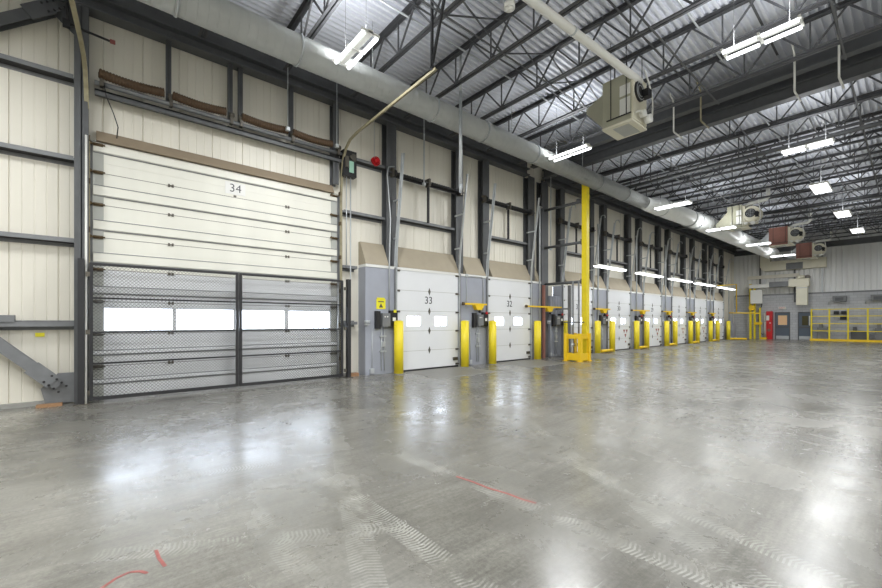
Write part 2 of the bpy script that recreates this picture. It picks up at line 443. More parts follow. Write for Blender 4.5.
column(13.07, .40, 3.12, 'dark steel column right of dock 32, under the near twin girder', x=.03)
column(13.97, .46, 0, 'dark full height column between dock 32 and the yellow column', x=.03)

# ------------------------------------------------------------------ roof steel
XJ = X1-.05
joist = empty('roof_joist', (0, 5.07, 0), '', 'roof joist', 'open web roof joists', 'thing')
t = MB(); t.angle((0.1,.012,8.20),(XJ,.012,8.20),.06,.008,(0,0,1),1); t.angle((0.1,-.012,8.20),(XJ,-.012,8.20),.06,.008,(0,0,1),-1)
# deck seats
t.box(.1, XJ, -.085, .085, 8.275, 8.285)
t.build('top_chord', joist_m, joist)
t = MB(); t.box(.35, XJ, -.07, -.014, 7.46, 7.47); t.box(.35, XJ, .014, .07, 7.46, 7.47); t.box(.35, XJ, -.022, -.014, 7.47, 7.53); t.box(.35, XJ, .014, .022, 7.47, 7.53)
t.build('bottom_chord', joist_m, joist)
def member(name, p0, p1, w_): 
    q = MB(); q.bar(p0, p1, w_, w_, (0,1,0)); return q
dg1 = member('d', (0,0,7.50), (.6,0,8.22), .034).build('web_member', joist_m, joist)
dg2 = member('d', (0,0,7.50), (-.6,0,8.22), .034).build('web_member', joist_m, joist)
vt = member('d', (0,0,7.50), (0,0,8.22), .028).build('web_member', joist_m, joist)
nodes = [1.33+1.2*k for k in range(13)]
for k, xn in enumerate(nodes):
    for base in (dg1, dg2, vt):
        if k == 0: base.location = (xn, 0, 0)
        else:
            c = base.copy(); COL.objects.link(c); c.location = (xn, 0, 0)
YJ_near = [5.07+1.745*k for k in range(-6, 5)]
YJ_far = [15.70+1.745*k for k in range(0, 15)]
joist['label'] = 'dark open web roof joist, third one out along the lit strip light nearest the camera'
first = True
for k, y in enumerate(YJ_near):
    lab = f'open-web steel roof joist, {ORD[len(YJ_near)-1-k]} on the near side of the twin girders'
    if abs(y-5.07) < .01: joist['label'] = lab; continue
    dup(joist, (0, y, 0), lab)
for k, y in enumerate(YJ_far):
    dup(joist, (0, y, 0), f'open-web steel roof joist, {ORD[k]} beyond the twin girders')

def girder(name, y, z0, z1, wf, label, grp='twin girders', x0=.2):
    t = MB(); t.ibeam((x0,y,(z0+z1)/2),(X1-.05,y,(z0+z1)/2), wf, z1-z0, .025, .014)
    return tag(t.build(name, steel), label, 'girder', grp, 'thing')
girder('roof_girder', 13.05, 7.60, 7.97, .24, 'shallow steel girder nearest the camera, upper one of the twin pair')
t = MB(); t.ibeam((.2,13.85,7.52),(X1-.05,13.85,7.52), .26, .34, .025, .014); t.ibeam((.2,13.98,7.98),(X1-.05,13.98,7.98), .18, .58, .02, .012)
tag(t.build('roof_girder', steel), 'deep steel girder behind, lower one of the twin pair', 'girder', 'twin girders', 'thing')
girder('roof_girder', 28.0, 7.35, 7.46, .28, 'steel girder crossing the hall above dock 28', 'cross girders')
girder('roof_girder', 41.1, 7.0, 7.40, .30, 'dark steel girder crossing in front of the far wall siding', 'cross girders')
t = MB(); t.cyl((.4,17.3,7.27),(X1-.1,17.3,7.27), .07, n=10)
for xx in (3.0, 6.0, 9.0, 12.0): t.cyl((xx,17.3,7.3),(xx,17.3,8.2), .02, n=6)
tag(t.build('sprinkler_main', steel), 'thick dark sprinkler pipe running across the hall past the twin girders', 'pipe')
# conduit on the face of the near girder
t = MB(); t.bar((3.8,12.90,7.99),(8.9,12.90,7.99),.05,.05)
tag(t.build('conduit', girt_m), 'long grey conduit clipped along the top edge of the near girder', 'conduit')
for i, xx in enumerate((5.45, 6.15, 8.15, 8.92)):
    t = MB(); z0 = (7.10, 7.16, 7.10, 7.08)[i]
    t.tube([(xx,12.55,8.12),(xx,12.80,8.0),(xx,12.86,7.92),(xx,12.86,z0),(xx+.01,12.9,z0-.03),(xx+.03,13.45,z0-.04)], .022, 8)
    m_ = white_p if i != 1 else brass_track
    tag(t.build('drop_conduit', m_), 'thin '+('pale' if i != 1 else 'brassy')+f' conduit dropping across the twin girders, {ORD[i]} along from the heater', 'conduit', 'conduits on the girders')
# bridging running along y below the joists
for i, (xx, z_) in enumerate(((1.7,7.44),(4.1,7.44),(6.55,7.44),(9.0,7.44),(11.5,7.44),(3.2,8.16),(5.9,8.16),(7.8,8.16))):
    t = MB(); t.angle((xx,Y0+.2,z_),(xx,12.9,z_),.045,.007); t.angle((xx,14.2,z_),(xx,Y1-.2,z_),.045,.007)
    for ya, yb in list(zip(YJ_near, YJ_near[1:])):
        if z_ < 8 and i in (1,3):
            t.bar((xx,ya,7.47),(xx,yb,8.22),.026); t.bar((xx,ya,8.22),(xx,yb,7.47),.026)
    for ya, yb in list(zip(YJ_far, YJ_far[1:]))[:8]:
        if z_ < 8 and i in (1,3): t.bar((xx,ya,7.47),(xx,yb,8.22),.03)
    tag(t.build('joist_bridging', steel), (f'thin steel bridging line along the joist bottoms, {ORD[i]} from the dock wall' if z_ < 8 else f'thin steel bridging line just under the deck, {ORD[i-5]} from the dock wall'), 'bridging', 'joist bridging', 'thing')
# sprinkler branch lines along y (thin pale pipes near the deck)
for i, xx in enumerate((2.95, 6.9, 9.6)):
    t = MB(); t.cyl((xx,Y0+.2,8.08),(xx,Y1-.3,8.08),.022,n=6)
    tag(t.build('branch_pipe', galv), f'thin pale sprinkler branch pipe lengthwise under the deck, {ORD[i]} from the dock wall', 'pipe', 'sprinkler branches')

# ------------------------------------------------------------------ spiral duct
def duct_pts():
    return [(2.2, Y0+.4, 6.82), (2.2, 18.8, 6.82)]
t = MB(); yy = Y0+.4; pts = []; rads = []
while yy < 18.5:
    pts.append(yy); yy += .155
duct = empty('spiral_duct', (2.2, Y0+.4, 6.82), 'long round spiral galvanised duct running above the docks toward the heaters', 'duct')
def rel(p, o): return (p[0]-o[0], p[1]-o[1], p[2]-o[2])
OD = (2.2, Y0+.4, 6.82)
MBd = MB(); MBd.cyl((0,0,0), (0,18.55-OD[1],0), .276, n=40)
for yy in pts: MBd.cyl((0,yy-OD[1],0), (0,yy-OD[1]+.010,0), .2795, n=40); MBd.build('duct_shell', duct_m, duct)
for yy in (-2.9, .9, 2.9, 6.3, 8.1, 10.4, 14.4, 16.6):
    q = MB(); q.cyl(rel((2.2,yy,6.82),OD), rel((2.2,yy+.04,6.82),OD), .297, n=28); q.build('joint_band', galv, duct)
for yy in (.4, 4.6, 9.4, 13.4, 17.4):
    q = MB(); q.cyl(rel((2.2,yy,7.10),OD), rel((2.2,yy,8.2),OD), .008, n=5); q.build('hanger_rod', galv, duct)
# transition and larger duct feeding from the heaters
d2 = empty('supply_duct', (2.35, 18.8, 6.85), 'larger smooth duct continuing past dock 31 below the heaters', 'duct')
O2 = (2.35, 18.8, 6.85)
q = MB(); q.tube([rel(p,O2) for p in [(2.2,18.5,6.82),(2.2,19.0,6.82),(2.35,19.9,6.85),(2.5,24.6,6.9),(2.6,25.2,6.85),(2.9,39.8,6.8),(2.9,40.3,6.8)]], .3, 24, True, [.27,.30,.40,.42,.46,.46,.42]); q.build('duct_shell', duct_m, d2)
for yy, xx, r_ in ((20.0,2.36,.425),(23.3,2.46,.445),(24.2,2.49,.45),(25.4,2.61,.485),(30.5,2.72,.485),(35.6,2.82,.485)):
    q = MB(); q.cyl(rel((xx,yy,6.86),O2), rel((xx,yy+.06,6.86),O2), r_, n=24); q.build('joint_band', galv, d2)

# ------------------------------------------------------------------ light fixtures
UP = .30
def area(parent, loc, sx, sy, power, down=True):
    ld = bpy.data.lights.new('lamp_glow', 'AREA'); ld.shape = 'RECTANGLE'; ld.size = sx; ld.size_y = sy; ld.energy = power
    ld.color = (0.97, 0.985, 1.0)
    o = bpy.data.objects.new('lamp_glow', ld); COL.objects.link(o); o.parent = parent; o.location = loc
    o.rotation_euler = (0 if down else PI, 0, 0)
    o.visible_camera = False
    return o
def strip_light(loc, length, label, along='x', group='strip lights under the roof', rod=8.31, power=LAMP_W, wide=.36):
    o = empty('strip_light', loc, label, 'strip light', group, rz=0 if along == 'x' else PI/2)
    L = length/2
    q = MB(); q.box(-L, L, -.05, .05, .03, .09)
    for s_ in (-L+.02, 0, L-.02): q.box(s_-.02, s_+.02, -wide/2, wide/2, .02, .06)
    q.build('housing', white_p, o)
    for s_ in (-1, 1):
        for (a, b) in ((-L+.03, -.04), (.04, L-.03)):
            q = MB(); q.cyl((a, s_*(wide/2-.045), 0), (b, s_*(wide/2-.045), 0), .034, n=8); q.build('tube', tube_m, o)
    for s_ in (-L*.7, L*.7):
        q = MB(); q.cyl((s_, 0, .09), (s_, 0, rod-loc[2]), .0035, n=5); q.build('hanger_wire', girt_m, o)
    area(o, (0,0,-.06), length, wide, power)
    if along == 'x': area(o, (0,0,.12), length, wide*.8, power*UP, False)
    return o
strip_light((3.2,3.64,6.6), 1.15, 'bright four-tube strip light hanging nearest the camera beside the duct')
strip_light((3.25,10.85,6.6), 1.3, 'bright strip light beside the duct near the twin girders', power=LAMP_W*.75)
strip_light((8.22,9.12,6.6), 1.15, 'bright strip light hanging on the near side of the twin girders above the open floor')
strip_light((8.0,15.8,6.6), 1.15, 'strip light hanging just beyond the twin girders above the open floor', power=LAMP_W*.55)
strip_light((3.68,17.75,6.2), 1.35, 'strip light over the duct bend past the twin girders', power=LAMP_W*.42)
strip_light((3.68,24.1,6.2), 1.28, 'strip light just in front of the grey heater', power=LAMP_W*.6)
strip_light((3.9,30.7,6.2), 1.22, 'strip light just in front of the nearer brown heater', power=LAMP_W*.6)
strip_light((3.98,37.4,6.2), 1.4, 'strip light just in front of the farthest brown heater', power=LAMP_W*.6)
# the hall goes on to the right and behind: its unseen lamps, last two added to brighten the deck
for i, (x_, y_) in enumerate(((8.2,-2.5),(3.4,-3.2),(13.5,-2.5),(13.5,4.0),(13.5,10.5),(13.5,19.0),(13.5,27.0),(13.5,35.0),(8.3,4.2),(12.6,.7))):
    strip_light((x_,y_,6.6), 1.3, f'unseen strip light hanging outside the photo, {ORD[i]} of ten', group='strip lights outside the photo', power=LAMP_W*1.35)
def high_bay(loc, label):
    o = empty('high_bay_light', loc, label, 'high bay light', 'square high bay lights')
    q = MB(); q.box(-.27,.27,-.78,.78,.03,.09); q.build('housing', white_p, o)
    for k in range(5):
        q = MB(); xx = -.2+.1*k; q.box(xx-.034, xx+.034, -.75, .75, 0, .03); q.build('tube', lens_m, o)
    q = MB(); q.cyl((0,0,.09),(0,0,8.31-loc[2]),.012,n=6); q.build('hanger_rod', girt_m, o)
    area(o, (0,0,-.05), .5, 1.5, LAMP_W*.6)
    area(o, (0,0,.14), .5, 1.5, LAMP_W*.5*UP, False)
high_bay((7.72,21.2,6.6), 'square louvred high bay light nearest the camera')
high_bay((7.85,27.1,6.6), 'square high bay light, middle one of the row of three')
high_bay((8.0,32.7,6.6), 'square high bay light farthest from the camera')
# dock strip lights along y
for i, (a, b) in enumerate(((15.9,18.9),(19.9,23.2),(24.0,27.6),(28.1,31.9),(32.7,36.7))):
    o = strip_light((1.25,(a+b)/2,3.86), b-a-.35, f'long white strip light slung in front of the docks, {ORD[i]} along from the yellow column', 'y', 'dock strip lights', power=LAMP_W*.13, wide=.26)

# ------------------------------------------------------------------ heaters
def build_blower(o, sx, bx, H, Dp):
    q = MB(); q.box(sx, sx+.12, .05, Dp-.05, .02, H-.06); q.cyl((bx+.14,.06,.62),(bx+.14,Dp-.1,.62), .36, n=24); q.box(sx+.1, bx+.3, .12, Dp-.1, .16, .55); q.build('blower_housing', beige_light, o)
    q = MB(); q.cyl((bx+.10,.045,.64),(bx+.10,.062,.64),.22,n=20); q.build('blower_inlet', black, o)
    q = MB()
    for rr in (.16,.10): q.tube([(bx+.10+rr*math.cos(a_*PI/8), .04, .64+rr*math.sin(a_*PI/8)) for a_ in range(17)], .008, 5, False)
    q.bar((bx-.08,.038,.64),(bx+.28,.038,.64),.014); q.bar((bx+.10,.038,.46),(bx+.10,.038,.82),.014); q.build('inlet_guard', galv, o)
    q = MB(); q.cyl((bx+.36,-.02,.58),(bx+.36,.26,.58),.10,n=12); q.box(bx+.30,bx+.44,0,.2,.40,.52); q.build('motor', black, o)
    q = MB(); q.tube([(sx+.05,-.02,.06),(sx+.05,-.05,.2),(bx+.1,-.05,.14),(bx+.3,-.05,.12),(bx+.5,-.03,.2),(bx+.52,0,.5),(bx+.46,0,1.0),(bx+.4,.2,1.3)], .022, 7)
    q.cyl((bx-.05,-.09,.12),(bx-.05,0,.12),.07,n=10); q.cyl((bx+.22,-.10,.10),(bx+.22,0,.10),.09,n=10); q.build('gas_train', white_p, o)
def heater(loc, front, label, sx=.92, flue='back', rod=True):
    """box heater: loc = near-left-bottom corner; front = material of the near face panel"""
    o = empty('unit_heater', loc, label, 'heater', 'suspended unit heaters')
    H, Dp = 1.12, .80
    q = MB(); q.box(0, sx, 0, Dp, 0, H); q.build('cabinet', beige_unit, o)
    q = MB(); q.box(.0, sx, -.012, 0, .0, H); q.build('front_panel', front, o)
    q = MB(); q.box(-.01, sx+(.03 if flue == 'long' else .25), -.01, Dp, -.05, 0); q.build('bottom_tray', beige_light, o)
    q = MB(); q.box(sx*.30, sx*.85, .1, Dp-.08, -.06, -.05); q.build('access_plate', strip_grey, o)
    # discharge taper toward the duct
    zt = .55 if flue == 'long' else 0
    q = MB(); q.hexa([(0,.0,.02),(0,Dp,.02),(0,Dp,.86),(0,0,.86)], [(-.55,.2,.10+zt),(-.55,Dp-.15,.10+zt),(-.55,Dp-.15,.34+zt*.8),(-.55,.2,.34+zt*.8)]); q.build('discharge_plenum', beige_unit if front is beige_unit else galv, o)
    # blower housing
    bx = sx+.24
    if flue == 'long':
        q = MB(); q.box(sx,sx+.03,.02,Dp-.02,.02,H-.02); q.build('burner_panel', beige_light, o)
        q = MB(); q.cyl((sx+.03,.34,.74),(sx+.07,.34,.74),.24,n=20); q.build('blower_inlet', black, o)
        q = MB()
        for rr in (.20,.13): q.tube([(sx+.08,.34+rr*math.cos(a_*PI/8),.74+rr*math.sin(a_*PI/8)) for a_ in range(17)], .008, 5, False)
        q.build('inlet_guard', galv, o)
        q = MB(); q.box(sx+.05,sx+.22,.42,.62,.62,.80); q.build('motor', black, o)
        q = MB(); q.tube([(sx+.06,.1,.15),(sx+.16,.1,.15),(sx+.18,.5,.16),(sx+.2,.7,.2),(sx+.2,.72,.6),(sx+.16,.6,1.0),(sx+.1,.5,1.3)], .02, 7)
        q.cyl((sx+.10,.28,.14),(sx+.22,.28,.14),.08,n=12); q.cyl((sx+.10,.55,.10),(sx+.24,.55,.10),.10,n=12); q.build('gas_train', white_p, o)
    else:
      build_blower(o, sx, bx, H, Dp)
    if front is beige_unit:
     q = MB(); q.box(sx*.62, sx*.98, -.02, -.012, .60, .86); q.box(sx*.62, sx*.98, -.02, -.012, .14, .54); q.build('label_plate', white_p, o)
    for (a, b) in ((.22, 0), (sx-.1, 0), (.22, Dp), (sx-.1, Dp)):
        q = MB(); q.cyl((a,b-.03 if b == 0 else b+.03,.12),(a,b-.03 if b == 0 else b+.03,8.31-loc[2]),.010,n=6); q.build('hanger_rod', black_metal, o)
    q = MB(); q.bar((.12,-.04,.13),(sx+.02,-.04,.13),.022); q.build('support_strut', black_metal, o)
    if flue == 'long':
        q = MB(); q.tube([(sx+.03,.40,H-.12),(sx+.03,.1,H-.12),(sx-.15,-3.7,H-.12),(sx-.37,-8.5,H-.12)], .085, 14); q.build('flue_pipe', white_p, o)
        q = MB(); q.cyl((sx-.085,-2.4,H-.12),(sx-.087,-2.36,H-.12),.095,n=14); q.build('flue_joint', galv, o); q = MB(); q.cyl((sx-.19,-4.6,H-.12),(sx-.192,-4.56,H-.12),.095,n=14); q.build('flue_joint', galv, o)
    else:
        q = MB(); q.tube([(sx+.05,.3,H-.1),(sx+.25,.3,H+.05),(sx+.9,.3,H+.10),(sx+1.0,.3,H+.2),(sx+1.0,.3,8.2-loc[2])], .085, 10); q.build('flue_pipe', white_p, o)
    return o
heater((5.0,9.54,6.3), beige_unit, 'beige suspended gas heater closest to the camera with a long white flue', sx=.70, flue='long')
heater((3.78,24.8,6.3), beige_unit, 'grey beige gas heater hung beyond the twin girders', sx=.62)
heater((4.08,32.5,6.3), rust, 'gas heater with a reddish brown front, nearer one of two')
heater((4.35,39.9,6.2), rust, 'gas heater with a reddish brown front, farther one by the far wall', sx=.88)
# ------------------------------------------------------------------ door 34 and its gate
def struct_empty(name, loc, label):
    o = bpy.data.objects.new(name, None); COL.objects.link(o); o.location = loc; o.empty_display_size = .1
    return tag(o, label, None, None, 'structure')
d34 = struct_empty('door_1', (0,0,0), 'tall wide cream sectional dock door numbered 34 behind the black mesh gate')
d34['category'] = 'door'
seams = [0, .64, 1.25, 1.87, 2.48, 3.09, 3.71, 4.32, 4.92]
WIN = [(.02,1.11),(1.18,2.27),(2.40,3.42),(3.52,4.60)]
for k, (a, b) in enumerate(zip(seams, seams[1:])):
    q = MB()
    if k != 2:
        q.box(-.06, 0, -.15, 4.80, a, b)
        for zz in (.33, .66): q.box(0, .004, -.15, 4.80, a+(b-a)*zz, a+(b-a)*zz+.004)
    else:
        q.box(-.06,0,-.15,4.80,a,1.32); q.box(-.06,0,-.15,4.80,1.745,b)
        e = [-.15]+[v for w_ in WIN for v in w_]+[4.80]
        for u0, u1 in zip(e[::2], e[1::2]): q.box(-.06,0,u0,u1,1.32,1.745)
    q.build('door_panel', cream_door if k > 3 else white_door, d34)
    if k:
        q = MB(); q.box(0,.0015,-.15,4.80,a-.005,a+.005); q.build('section_joint', hinge_m, d34)
for z0, z1 in ((4.70,4.90),(3.88,4.08),(3.23,3.42),(2.61,2.80),(2.02,2.16),(.85,.94),(.30,.39)):
    q = MB(); q.prism([(0,z0),(.055,z0+.03),(.055,z1-.03),(0,z1)][::1], (0,0.0,0), (0,4.66,0)) if False else q.hexa([(0,-.14,z0),(.03,-.14,z0+.02),(.03,-.14,z1-.02),(0,-.14,z1)], [(0,4.79,z0),(.03,4.79,z0+.02),(.03,4.79,z1-.02),(0,4.79,z1)])
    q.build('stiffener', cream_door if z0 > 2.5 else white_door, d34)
    q = MB(); q.box(.0,.02,-.14,4.79,z0-.012,z0+.004); q.box(0,.02,-.14,4.79,z1-.006,z1+.006); q.build('stiffener_lip', girt_m, d34)
for ya, yb in WIN:
    q = MB(); q.box(-.035,-.03,ya,yb,1.32,1.745); q.build('pane', glass, d34)
for ye in (-.15, 4.63):
    q = MB(); q.box(.0,.012,ye+.0,ye+.16,.02,4.9); q.build('end_stile', strip_grey, d34)
for z_ in (.64,1.25,1.87,2.48,3.09,3.71,4.32,4.84):
    for y_ in (-.17, 4.62):
        q = MB(); q.box(.012,.04,y_+.03,y_+.17,z_-.03,z_+.03); q.cyl((.05,y_-.03,z_),(.05,y_+.2,z_),.016,n=8); q.cyl((.05,y_-.01,z_),(.09,y_-.01,z_),.03,n=8); q.build('roller_hinge', rusty if z_ > 1.9 else hinge_m, d34)
    if z_ < 4.8:
        for y_ in ((1.08, 3.48) if z_ > 2.6 else (1.08, 3.48)):
            q = MB(); q.box(0,.02,y_-.05,y_-.015,z_-.03,z_+.03); q.box(0,.02,y_+.015,y_+.05,z_-.03,z_+.03); q.box(0,.015,y_-.02,y_+.02,z_-.012,z_+.012); q.build('centre_hinge', hinge_m, d34)
q = MB(); q.box(.0,.006,2.10,2.52,4.385,4.66); q.build('number_plate', white_trim, d34)
text('34', .26, ink, d34, (.008,2.31,4.52), FACE_X, offset=-.002)
q = MB(); q.box(0,.006,2.27,2.33,4.33,4.37); q.build('centre_hinge', hinge_m, d34)
t = MB(); t.hexa([(-.10,-.1,5.12),(-.02,-.1,5.12),(.10,-.1,4.90),(-.10,-.1,4.90)],[(-.10,4.68,5.12),(-.02,4.68,5.12),(.10,4.68,4.90),(-.10,4.68,4.90)])
tag(t.build('head_seal', brownstrip), 'taupe fabric seal strip across the top of door 34', 'seal strip')
# windows' brown edge, jamb
t = MB(); t.box(-.10,.0,-.20,-.15,0,4.9)
tag(t.build('door_jamb', girt_m), 'grey steel jamb at the left edge of door 34', 'jamb', kind='thing')
# vertical-lift tracks
def track34(y, sgn, label, m):
    o = empty('lift_track', (.12,y,0), label, 'door track', 'tracks of door 34')
    pts = [(0,0,.02),(0,0,4.8),(.05,0,5.4),(.12,0,5.75),(.28,0,6.02),(.50,0,6.16),(.9,0,6.22),(4.0,0,6.32)]
    if sgn < 0: pts = [(a_, -.07*a_, c_) for a_, b_, c_ in pts]
    q = MB()
    for a, b in zip(pts, pts[1:]):
        q.bar(a, b, .05, .012, (0,1,0)) if False else q.bar(a, b, .055, .014, (0,1,0))
        off = Vector((0, sgn*.028, 0)); q.bar(Vector(a)+off, Vector(b)+off, .008, .06, (0,1,0))
    q.build('rail', m, o)
    q = MB(); q.box(-.08,-.02,sgn*.02-.035,sgn*.02+.035,0,4.95); q.build('mounting_angle', brass_track if sgn < 0 else girt_m, o)
    for z_ in (.5,1.4,2.3,3.2,4.1,4.9):
        q = MB(); q.box(-.06,.03,-.02,.02,z_-.05,z_+.05); q.build('bracket', rusty, o)
    q = MB(); q.bar((3.9,0,6.33),(3.9,0,8.2),.045); q.build('track_hanger', black_metal, o)
    q = MB(); q.bar((3.88,0,6.36),(4.5,0,8.2),.045); q.build('track_hanger', black_metal, o)
    return o
track34(-.20, -1, 'brass coloured angled lift track at the left side of door 34', brass_track)
track34(4.84, 1, 'brass coloured lift track curving out over the room from the right side of door 34', brass_track)
# torsion springs and shaft
shaft = empty('spring_shaft', (.2,-.12,6.0), 'grey torsion spring shaft with four brown wrapped springs above door 34', 'shaft')
q = MB(); q.cyl((-.02,0,-.06),(-.02,5.0,-.06),.045,n=12); q.build('shaft_tube', girt_m, shaft)
q = MB(); q.box(-.28,-.02,0,5.0,-.20,-.17); q.box(-.04,-.02,0,5.0,-.28,-.17); q.build('support_channel', steel, shaft)
for a, b in ((.06,1.06),(1.20,2.18),(2.50,3.52),(3.64,4.66)):
    pts = []; n_ = 22
    q = MB(); pr = []; rd = []
    for k in range(n_*3):
        u_ = k/(n_*3-1); pr.append((.05, a+(b-a)*u_, .10-.035*math.sin(PI*u_))); rd.append(.088 if k % 3 else .074)
    q.tube(pr, .06, 12, True, rd); q.build('torsion_spring', brown_wrap, shaft)
for y_ in (.1,1.18,2.30,2.50,3.66,4.86):
    q = MB(); q.box(-.06,.06,y_-.03,y_+.03,-.12,.12); q.cyl((.04,y_-.05,.07),(.04,y_+.05,.07),.05,n=8); q.build('bearing', hinge_m, shaft)
# operator
op = empty('door_operator', (.1,5.04,5.37), 'black jackshaft operator with a pale green window right of door 34', 'door motor')
q = MB(); q.box(0,.2,-.19,.19,0,.68); q.build('case', black, op)
q = MB(); q.box(.2,.215,-.03,.10,.10,.40); q.build('display', screen_m, op)
q = MB(); q.box(.2,.25,-.15,-.06,.2,.5); q.cyl((.2,.02,.5),(.26,.02,.5),.05,n=10); q.box(.2,.23,.05,.16,.42,.6); q.build('motor_cover', hinge_m, op)
q = MB(); q.cyl((.1,-.06,-2.4),(.1,-.06,0),.014,n=6); q.cyl((.1,.06,-5.3),(.1,.06,0),.018,n=6); q.build('conduit', galv, op)
t = MB(); t.cyl((.06,5.93,6.05),(.16,5.93,6.05),.13,n=16); t.cyl((.16,5.93,6.05),(.22,5.93,6.05),.10,.05,n=16)
tag(t.build('alarm_bell', red), 'round red alarm bell high between door 34 and dock 33', 'bell')
t = MB(); t.cyl((.16,5.86,6.1),(.16,5.86,7.3),.008,n=5)
tag(t.build('bell_wire', galv), 'thin wire rising above the red bell', 'wire')
# hanging cable and loose tag at top left
t = MB(); t.tube([(.22,.0,6.0),(.24,.05,5.7),(.2,.15,5.45),(.2,.22,5.2),(.2,.2,4.98)],.009,6)
tag(t.build('loose_cable', cable_m), 'thin black cable dangling at the top left of door 34', 'cable')
t = MB(); t.bar((.22,-.49,6.83),(.20,.10,6.79),.03); t.box(.18,.24,-.55,-.45,6.76,6.90); t.cyl((.22,-.49,6.9),(.22,-.49,7.3),.02,n=6)
tag(t.build('limit_rod', black_metal), 'thin dark rod crossing the top of the left column', 'rod')
t = MB(); t.box(.20,.21,.10,.18,6.75,6.83)
tag(t.build('warning_tag', red_mark), 'small pale red tag at the end of the thin rod', 'tag')

# gate
gate_hinge = []
def leaf(y0, y1, label):
    g = empty('mesh_gate', (.35,y0,0), label, 'gate', 'gate leaves of door 34')
    W = y1-y0; Z0, Z1 = .06, 2.54
    q = MB()
    q.bar((0,.025,Z0),(0,.025,Z1),.055); q.bar((0,W-.025,Z0),(0,W-.025,Z1),.055)
    q.bar((0,0,Z1),(0,W,Z1),.045); q.bar((0,0,Z0+.02),(0,W,Z0+.02),.07,.06)
    q.build('frame', black_metal, g)
    for z_ in (1.92,1.29,.72):
        q = MB(); q.bar((0,.02,z_),(0,W-.02,z_),.032); q.build('rail', black_metal, g)
    q = MB(); p = .062; r = .0030
    Hh = Z1-Z0; c = -Hh
    while c < W:
        for sg in (1, -1):
            a0 = max(c, 0); a1 = min(c+Hh, W)
            if a1-a0 > .02:
                za, zb = Z0+(a0-c), Z0+(a1-c)
                if sg < 0: za, zb = Z0+Z1-za, Z0+Z1-zb
                q.cyl((.004*sg,a0,za),(.004*sg,a1,zb),r,n=3,caps=False)
        c += p
    o = q.build('wire_mesh', black_metal, g)
    return g
leaf(-.19, 2.29, 'black framed wire mesh gate leaf across the left half of door 34')
leaf(2.31, 4.80, 'black framed wire mesh gate leaf across the right half of door 34')
def gpost(y, z1, label):
    o = empty('gate_post', (.35,y,0), label, 'post', 'gate posts of door 34')
    q = MB(); q.box(-.06,.06,-.045,.045,0,z1); q.build('post', black_metal, o)
    q = MB(); q.box(-.1,.1,-.1,.1,0,.015); q.build('base_plate', hinge_m, o)
    for z_ in (.2,1.3,2.35):
        q = MB(); q.box(-.03,.03,.06 if y < 2 else -.12,.12 if y < 2 else -.06,z_-.04,z_+.04); q.build('gate_hinge', hinge_m, o)
gpost(-.30, 2.62, 'black gate post at the left side of door 34')
gpost(4.96, 2.60, 'black gate post at the right side of door 34')
t = MB(); t.cyl((.40,-.235,0),(.24,-.235,4.9),.018,n=8)
tag(t.build('pull_pipe', white_p), 'slim cream pipe standing beside the left gate post', 'pipe')
t = MB(); t.cyl((.28,4.70,0),(.28,4.70,2.5),.02,n=8)
tag(t.build('guide_rod', galv), 'slim pale rod standing beside the right gate post', 'rod')

# brace frames at far left
def brace(name, p0, p1, gus, label, bolts):
    o = empty(name, (0,0,0), label, 'brace', 'diagonal wall braces')
    q = MB(); q.ibeam(p0, p1, .17, .17, .014, .010, up=(1,0,0)); q.build('brace_member', steel if p0[2] > 4 else girt_m, o)
    q = MB(); q.hexa([(.05,)+g for g in gus], [(.07,)+g for g in gus]); q.build('gusset_plate', steel if p0[2] > 4 else girt_m, o)
    d = (Vector(p1)-Vector(p0)).normalized(); e = Vector(p1)
    n_ = Vector((0,-d.z,d.y))
    q = MB(); q.prism([(-.12,-.012),(.12,-.012),(.12,.012),(-.12,.012)], e-d*.50+Vector((.10,0,0)), e-d*.10+Vector((.10,0,0)), up=(1,0,0)); q.build('splice_plate', steel if p0[2] > 4 else girt_m, o)
    for i in range(4):
        for s_ in (-1, 1):
            c = e-d*(.02+.09*(i-1.0))+n_*s_*.07+Vector((.11,0,0)); q = MB(); q.cyl(c, c+Vector((.02,0,0)), .02, n=6); q.build('bolt', black, o)
brace('cross_brace', (.08,-2.2,2.02), (.08,-.60,.34), [(-.78,.02),(-.40,.02),(-.40,.56),(-.62,.56),(-.84,.30)], 'grey diagonal floor-level brace bolted to the column base left of door 34', 8)
brace('cross_brace', (.08,-2.6,5.45), (.08,-.62,7.12), [(-.40,6.75),(-.40,7.5),(-.78,7.5),(-.86,7.2),(-.66,6.98)], 'dark diagonal brace bolted near the ceiling left of door 34', 8)
t = MB(); t.box(.0,.13,-1.9,-1.15,1.485,1.60)
tag(t.build('girt_clip', girt_m), 'short steel plate lying on the lowest left girt', 'plate')
t = MB(); t.box(-.085,-.075,-.92,-.80,1.22,1.29)
tag(t.build('sticker', yel_sign), 'small yellow sticker on the siding left of door 34', 'sticker')
t = MB(); t.box(.18,.30,-.88,-.55,0,.05)
tag(t.build('wood_block', wood), 'flat brown wood block on the floor at the left column base', 'wood block', 'wood blocks')
t = MB(); t.box(.14,.26,5.08,5.32,0,.09)
tag(t.build('wood_block', wood), 'small brown block on the floor beside the grey panel of dock 33', 'wood block', 'wood blocks')

